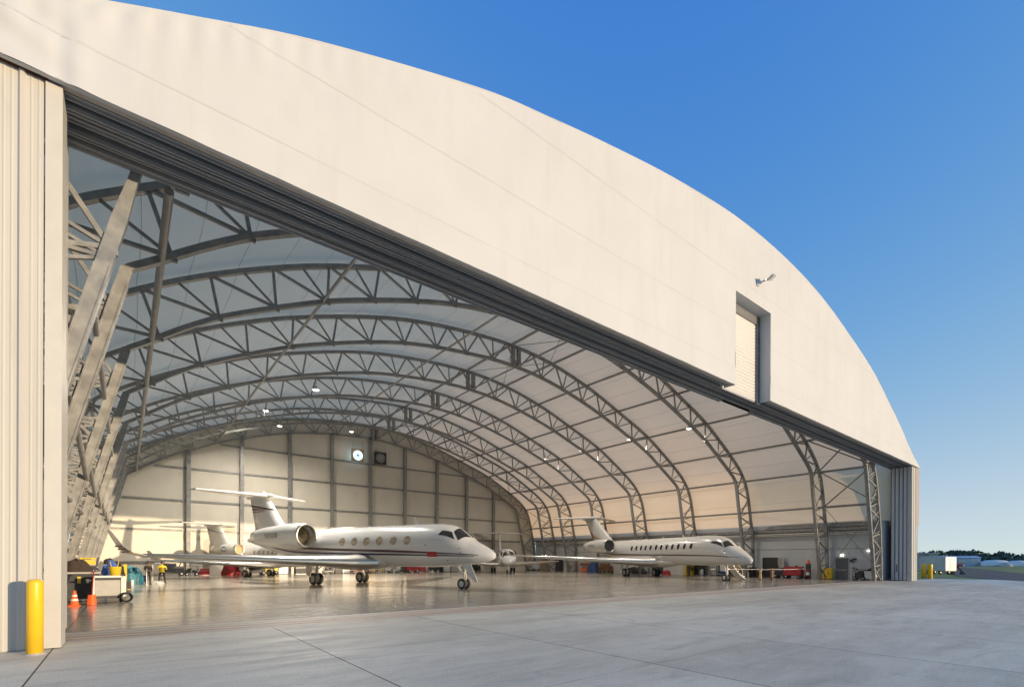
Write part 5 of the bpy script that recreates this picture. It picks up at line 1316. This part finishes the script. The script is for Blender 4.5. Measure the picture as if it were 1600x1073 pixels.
mb = MB(); mb.cbox((0,0,1.5),(1.5,.9,.28),0,.08); mb.tube([(-.6,0,1.6),(.9,0,1.95)], .05, 6); mb.build('loader_deck', M['red'], t); mb = MB()
for x in (-.9,.9): mb.beam((x,-.5,0),(-x*.2,-.5,1.45),.1,.1); mb.beam((x,.5,0),(-x*.2,.5,1.45),.1,.1)
mb.build('legs', M['dark'], t); wheels(t, 1.5, .9, .2)
def building(lab, x, y, w, d, h, m, rz, roofm=None, slope=0, wins=0):
    t = empty('airport_building', (x, y, -.06), lab, 'building', None, rz); mb = MB(); mb.box(-w/2,w/2,-d/2,d/2,0,h); mb.build('wall', m, t)
    mb = MB(); e = .4
    mb.loft([[(-w/2-e,-d/2-e,h),(-w/2-e,0,h+slope),(-w/2-e,d/2+e,h)],[(w/2+e,-d/2-e,h),(w/2+e,0,h+slope),(w/2+e,d/2+e,h)]], smooth=False) if slope else mb.box(-w/2-e,w/2+e,-d/2-e,d/2+e,h,h+.3)
    mb.build('roof', roofm or m, t)
    for k in range(wins):
        mb = MB(); x0 = -w/2+w*(k+.5)/wins; mb.box(x0-w*.28/wins, x0+w*.28/wins, -d/2-.06, -d/2+.02, h*.3, h*.72); mb.build('window', M['jetgrey'], t)
    return t
building('grey block building with a flat roof behind the white trailer', 196, 40.2, 4, 5, 4.4, M['grey_p'], R(-70), wins=3)
building('small beige roof house beside the grey block building behind the trailer', 196, 37.0, 2.4, 4, 4.5, M['clad'], R(-70), wins=1)
blue = mat('pale_blue_sheet', (.36,.47,.60), .5, 0, var=.1, vscale=.2)
building('long low pale blue hangar in front of the far trees', 300, 47.5, 13, 9, 3.9, blue, R(-62), blue, .9, wins=3)
def tent(lab, x, y, w, h, rz, m):
    t = empty('white_shelter', (x, y, -.06), lab, 'shelter', 'white shelters in front of the far trees', rz); mb = MB(); mb.loft([[(xx, -w*.22*math.cos(a), .4+h*math.sin(a)*s) for a in [PI*k/12 for k in range(13)]] for xx, s in ((-w/2,.55),(-w*.3,.95),(0,1),(w*.3,.9),(w/2,.5))], close=False); mb.build('canopy', m, t)
    mb = MB(); mb.box(-w/2,w/2,-w*.2,w*.2,0,.6); mb.build('base', M['wallpanel'], t)
tent('wider white rounded shelter, nearest to the blue hangar', 300, 35.0, 11, 2.6, R(-66), M['white_p']); tent('smaller white rounded shelter toward the right edge', 300, 27.5, 9, 2.4, R(-66), M['white_p'])
lump('parked_vehicle', 'small pale pink vehicle between the two white shelters', 'vehicle', 296, 31.6, 2.0, 4, 1.5, M['clad'], 51)
# far wood as one mass of leaf clumps
def wood():
    mb = MB(); rnd = random.Random(5)
    y = -150.0; 
    while y < 110:
        x = 350+rnd.uniform(-8, 14)+.25*abs(y-20)*.2
        h = rnd.uniform(6.2, 9.2)+ (2.2 if -12 < y < 8 else 0) + 1.2*math.sin(y*.13); r = rnd.uniform(3.5, 6)
        for k in range(260):
            a = rnd.uniform(0, 2*PI); e = math.asin(rnd.uniform(-.4, 1)); q = rnd.uniform(.6, 1.05)
            c = Vector((x+r*q*math.cos(a)*math.cos(e), y+r*q*math.sin(a)*math.cos(e), h*.52+h*.47*q*math.sin(e)))
            s = rnd.uniform(.35, .95); n = Vector((rnd.gauss(0,1), rnd.gauss(0,1), rnd.gauss(.4,1))).normalized(); u = n.orthogonal().normalized()*s; v = n.cross(u).normalized()*s*rnd.uniform(.5,1)
            mb.add([c-u-v, c+u-v*.6, c+u*.7+v, c-u*.8+v], [(0,1,2,3)])
        for k in range(60):
            c = Vector((x+rnd.uniform(-4,4), y+rnd.uniform(-4,4), rnd.uniform(0,3.5))); s = rnd.uniform(.6,1.3); n = Vector((rnd.gauss(0,1), rnd.gauss(0,1), .3)).normalized(); u = n.orthogonal().normalized()*s; v = n.cross(u)*s
            mb.add([c-u-v, c+u-v, c+u+v, c-u+v], [(0,1,2,3)])
        y += rnd.uniform(2.6, 4.6)
    o = mb.build('far_wood', M['leafm']); o['kind'] = 'stuff'
wood()

# ------------------------------------------------------------------ light, sky, camera
SDIR = Vector((.5, -1, 0)).normalized(); EL = R(4.9)
w = bpy.data.worlds.new('World'); sc.world = w; w.use_nodes = True; nt = w.node_tree
sky = nt.nodes.new('ShaderNodeTexSky'); sky.sky_type = 'NISHITA'; sky.sun_disc = False
sky.sun_elevation = EL; sky.sun_rotation = math.atan2(SDIR.x, SDIR.y); sky.air_density = .5; sky.dust_density = 0.0; sky.ozone_density = 3.0; sky.altitude = 0
bg = nt.nodes['Background']; bg.inputs['Strength'].default_value = .15
# camera-like tone response of the evening sky, the same for every viewing ray
sep = nt.nodes.new('ShaderNodeSeparateColor'); cmb = nt.nodes.new('ShaderNodeCombineColor'); nt.links.new(sky.outputs[0], sep.inputs[0])
def tone(k, p, a, b, d):
    pw = nt.nodes.new('ShaderNodeMath'); pw.operation = 'POWER'; pw.inputs[1].default_value = p; nt.links.new(sep.outputs[k], pw.inputs[0])
    ad = nt.nodes.new('ShaderNodeMath'); ad.operation = 'ADD'; ad.inputs[1].default_value = b; nt.links.new(pw.outputs[0], ad.inputs[0])
    dv = nt.nodes.new('ShaderNodeMath'); dv.operation = 'DIVIDE'; nt.links.new(pw.outputs[0], dv.inputs[0]); nt.links.new(ad.outputs[0], dv.inputs[1])
    ml = nt.nodes.new('ShaderNodeMath'); ml.operation = 'MULTIPLY'; ml.inputs[1].default_value = a; nt.links.new(dv.outputs[0], ml.inputs[0]); 
    lin = nt.nodes.new('ShaderNodeMath'); lin.operation = 'MULTIPLY_ADD'; lin.inputs[1].default_value = d; nt.links.new(sep.outputs[k], lin.inputs[0]); nt.links.new(ml.outputs[0], lin.inputs[2]); nt.links.new(lin.outputs[0], cmb.inputs[k])
tone(0, 1.9, 1.55, .13, .08); tone(1, 1.36, 1.78, .45, .09); tone(2, 1.0, 1.9, .14, .03)
nt.links.new(cmb.outputs[0], bg.inputs['Color'])
sl = bpy.data.lights.new('sun', 'SUN'); sl.energy = 2.0; sl.angle = R(.5); sl.color = (1.0, .77, .51)
so = bpy.data.objects.new('sun', sl); COL.objects.link(so); so.location = (20, -40, 60)
d = Vector((SDIR.x*math.cos(EL), SDIR.y*math.cos(EL), math.sin(EL))); so.rotation_euler = d.to_track_quat('Z', 'Y').to_euler()

cam = bpy.data.cameras.new('camera'); co = bpy.data.objects.new('camera', cam); COL.objects.link(co)
cam.sensor_width = 36; cam.lens = 759.86/1600*36; cam.shift_y = (874.9-536.5)/1600; cam.clip_start = .1; cam.clip_end = 6000
yaw, pit, rol = .67182, -.00049, -.00402
f = Vector((math.sin(yaw)*math.cos(pit), math.cos(yaw)*math.cos(pit), math.sin(pit))); r = Vector((math.cos(yaw), -math.sin(yaw), 0)); dn = f.cross(r)
r2 = r*math.cos(rol)+dn*math.sin(rol); d2 = -r*math.sin(rol)+dn*math.cos(rol)
m = Matrix((r2, -d2, -f)).transposed().to_4x4(); m.translation = Vector((0, 0, 2.0)); co.matrix_world = m
sc.camera = co
sc.view_settings.view_transform = 'Standard'; sc.view_settings.look = 'None'; sc.view_settings.exposure = 1.36; sc.view_settings.gamma = 1.0
sc.cycles.max_bounces = 10; sc.cycles.diffuse_bounces = 6; sc.cycles.glossy_bounces = 4; sc.cycles.transmission_bounces = 6; sc.cycles.use_denoising = True
sc.cycles.sample_clamp_indirect = 8
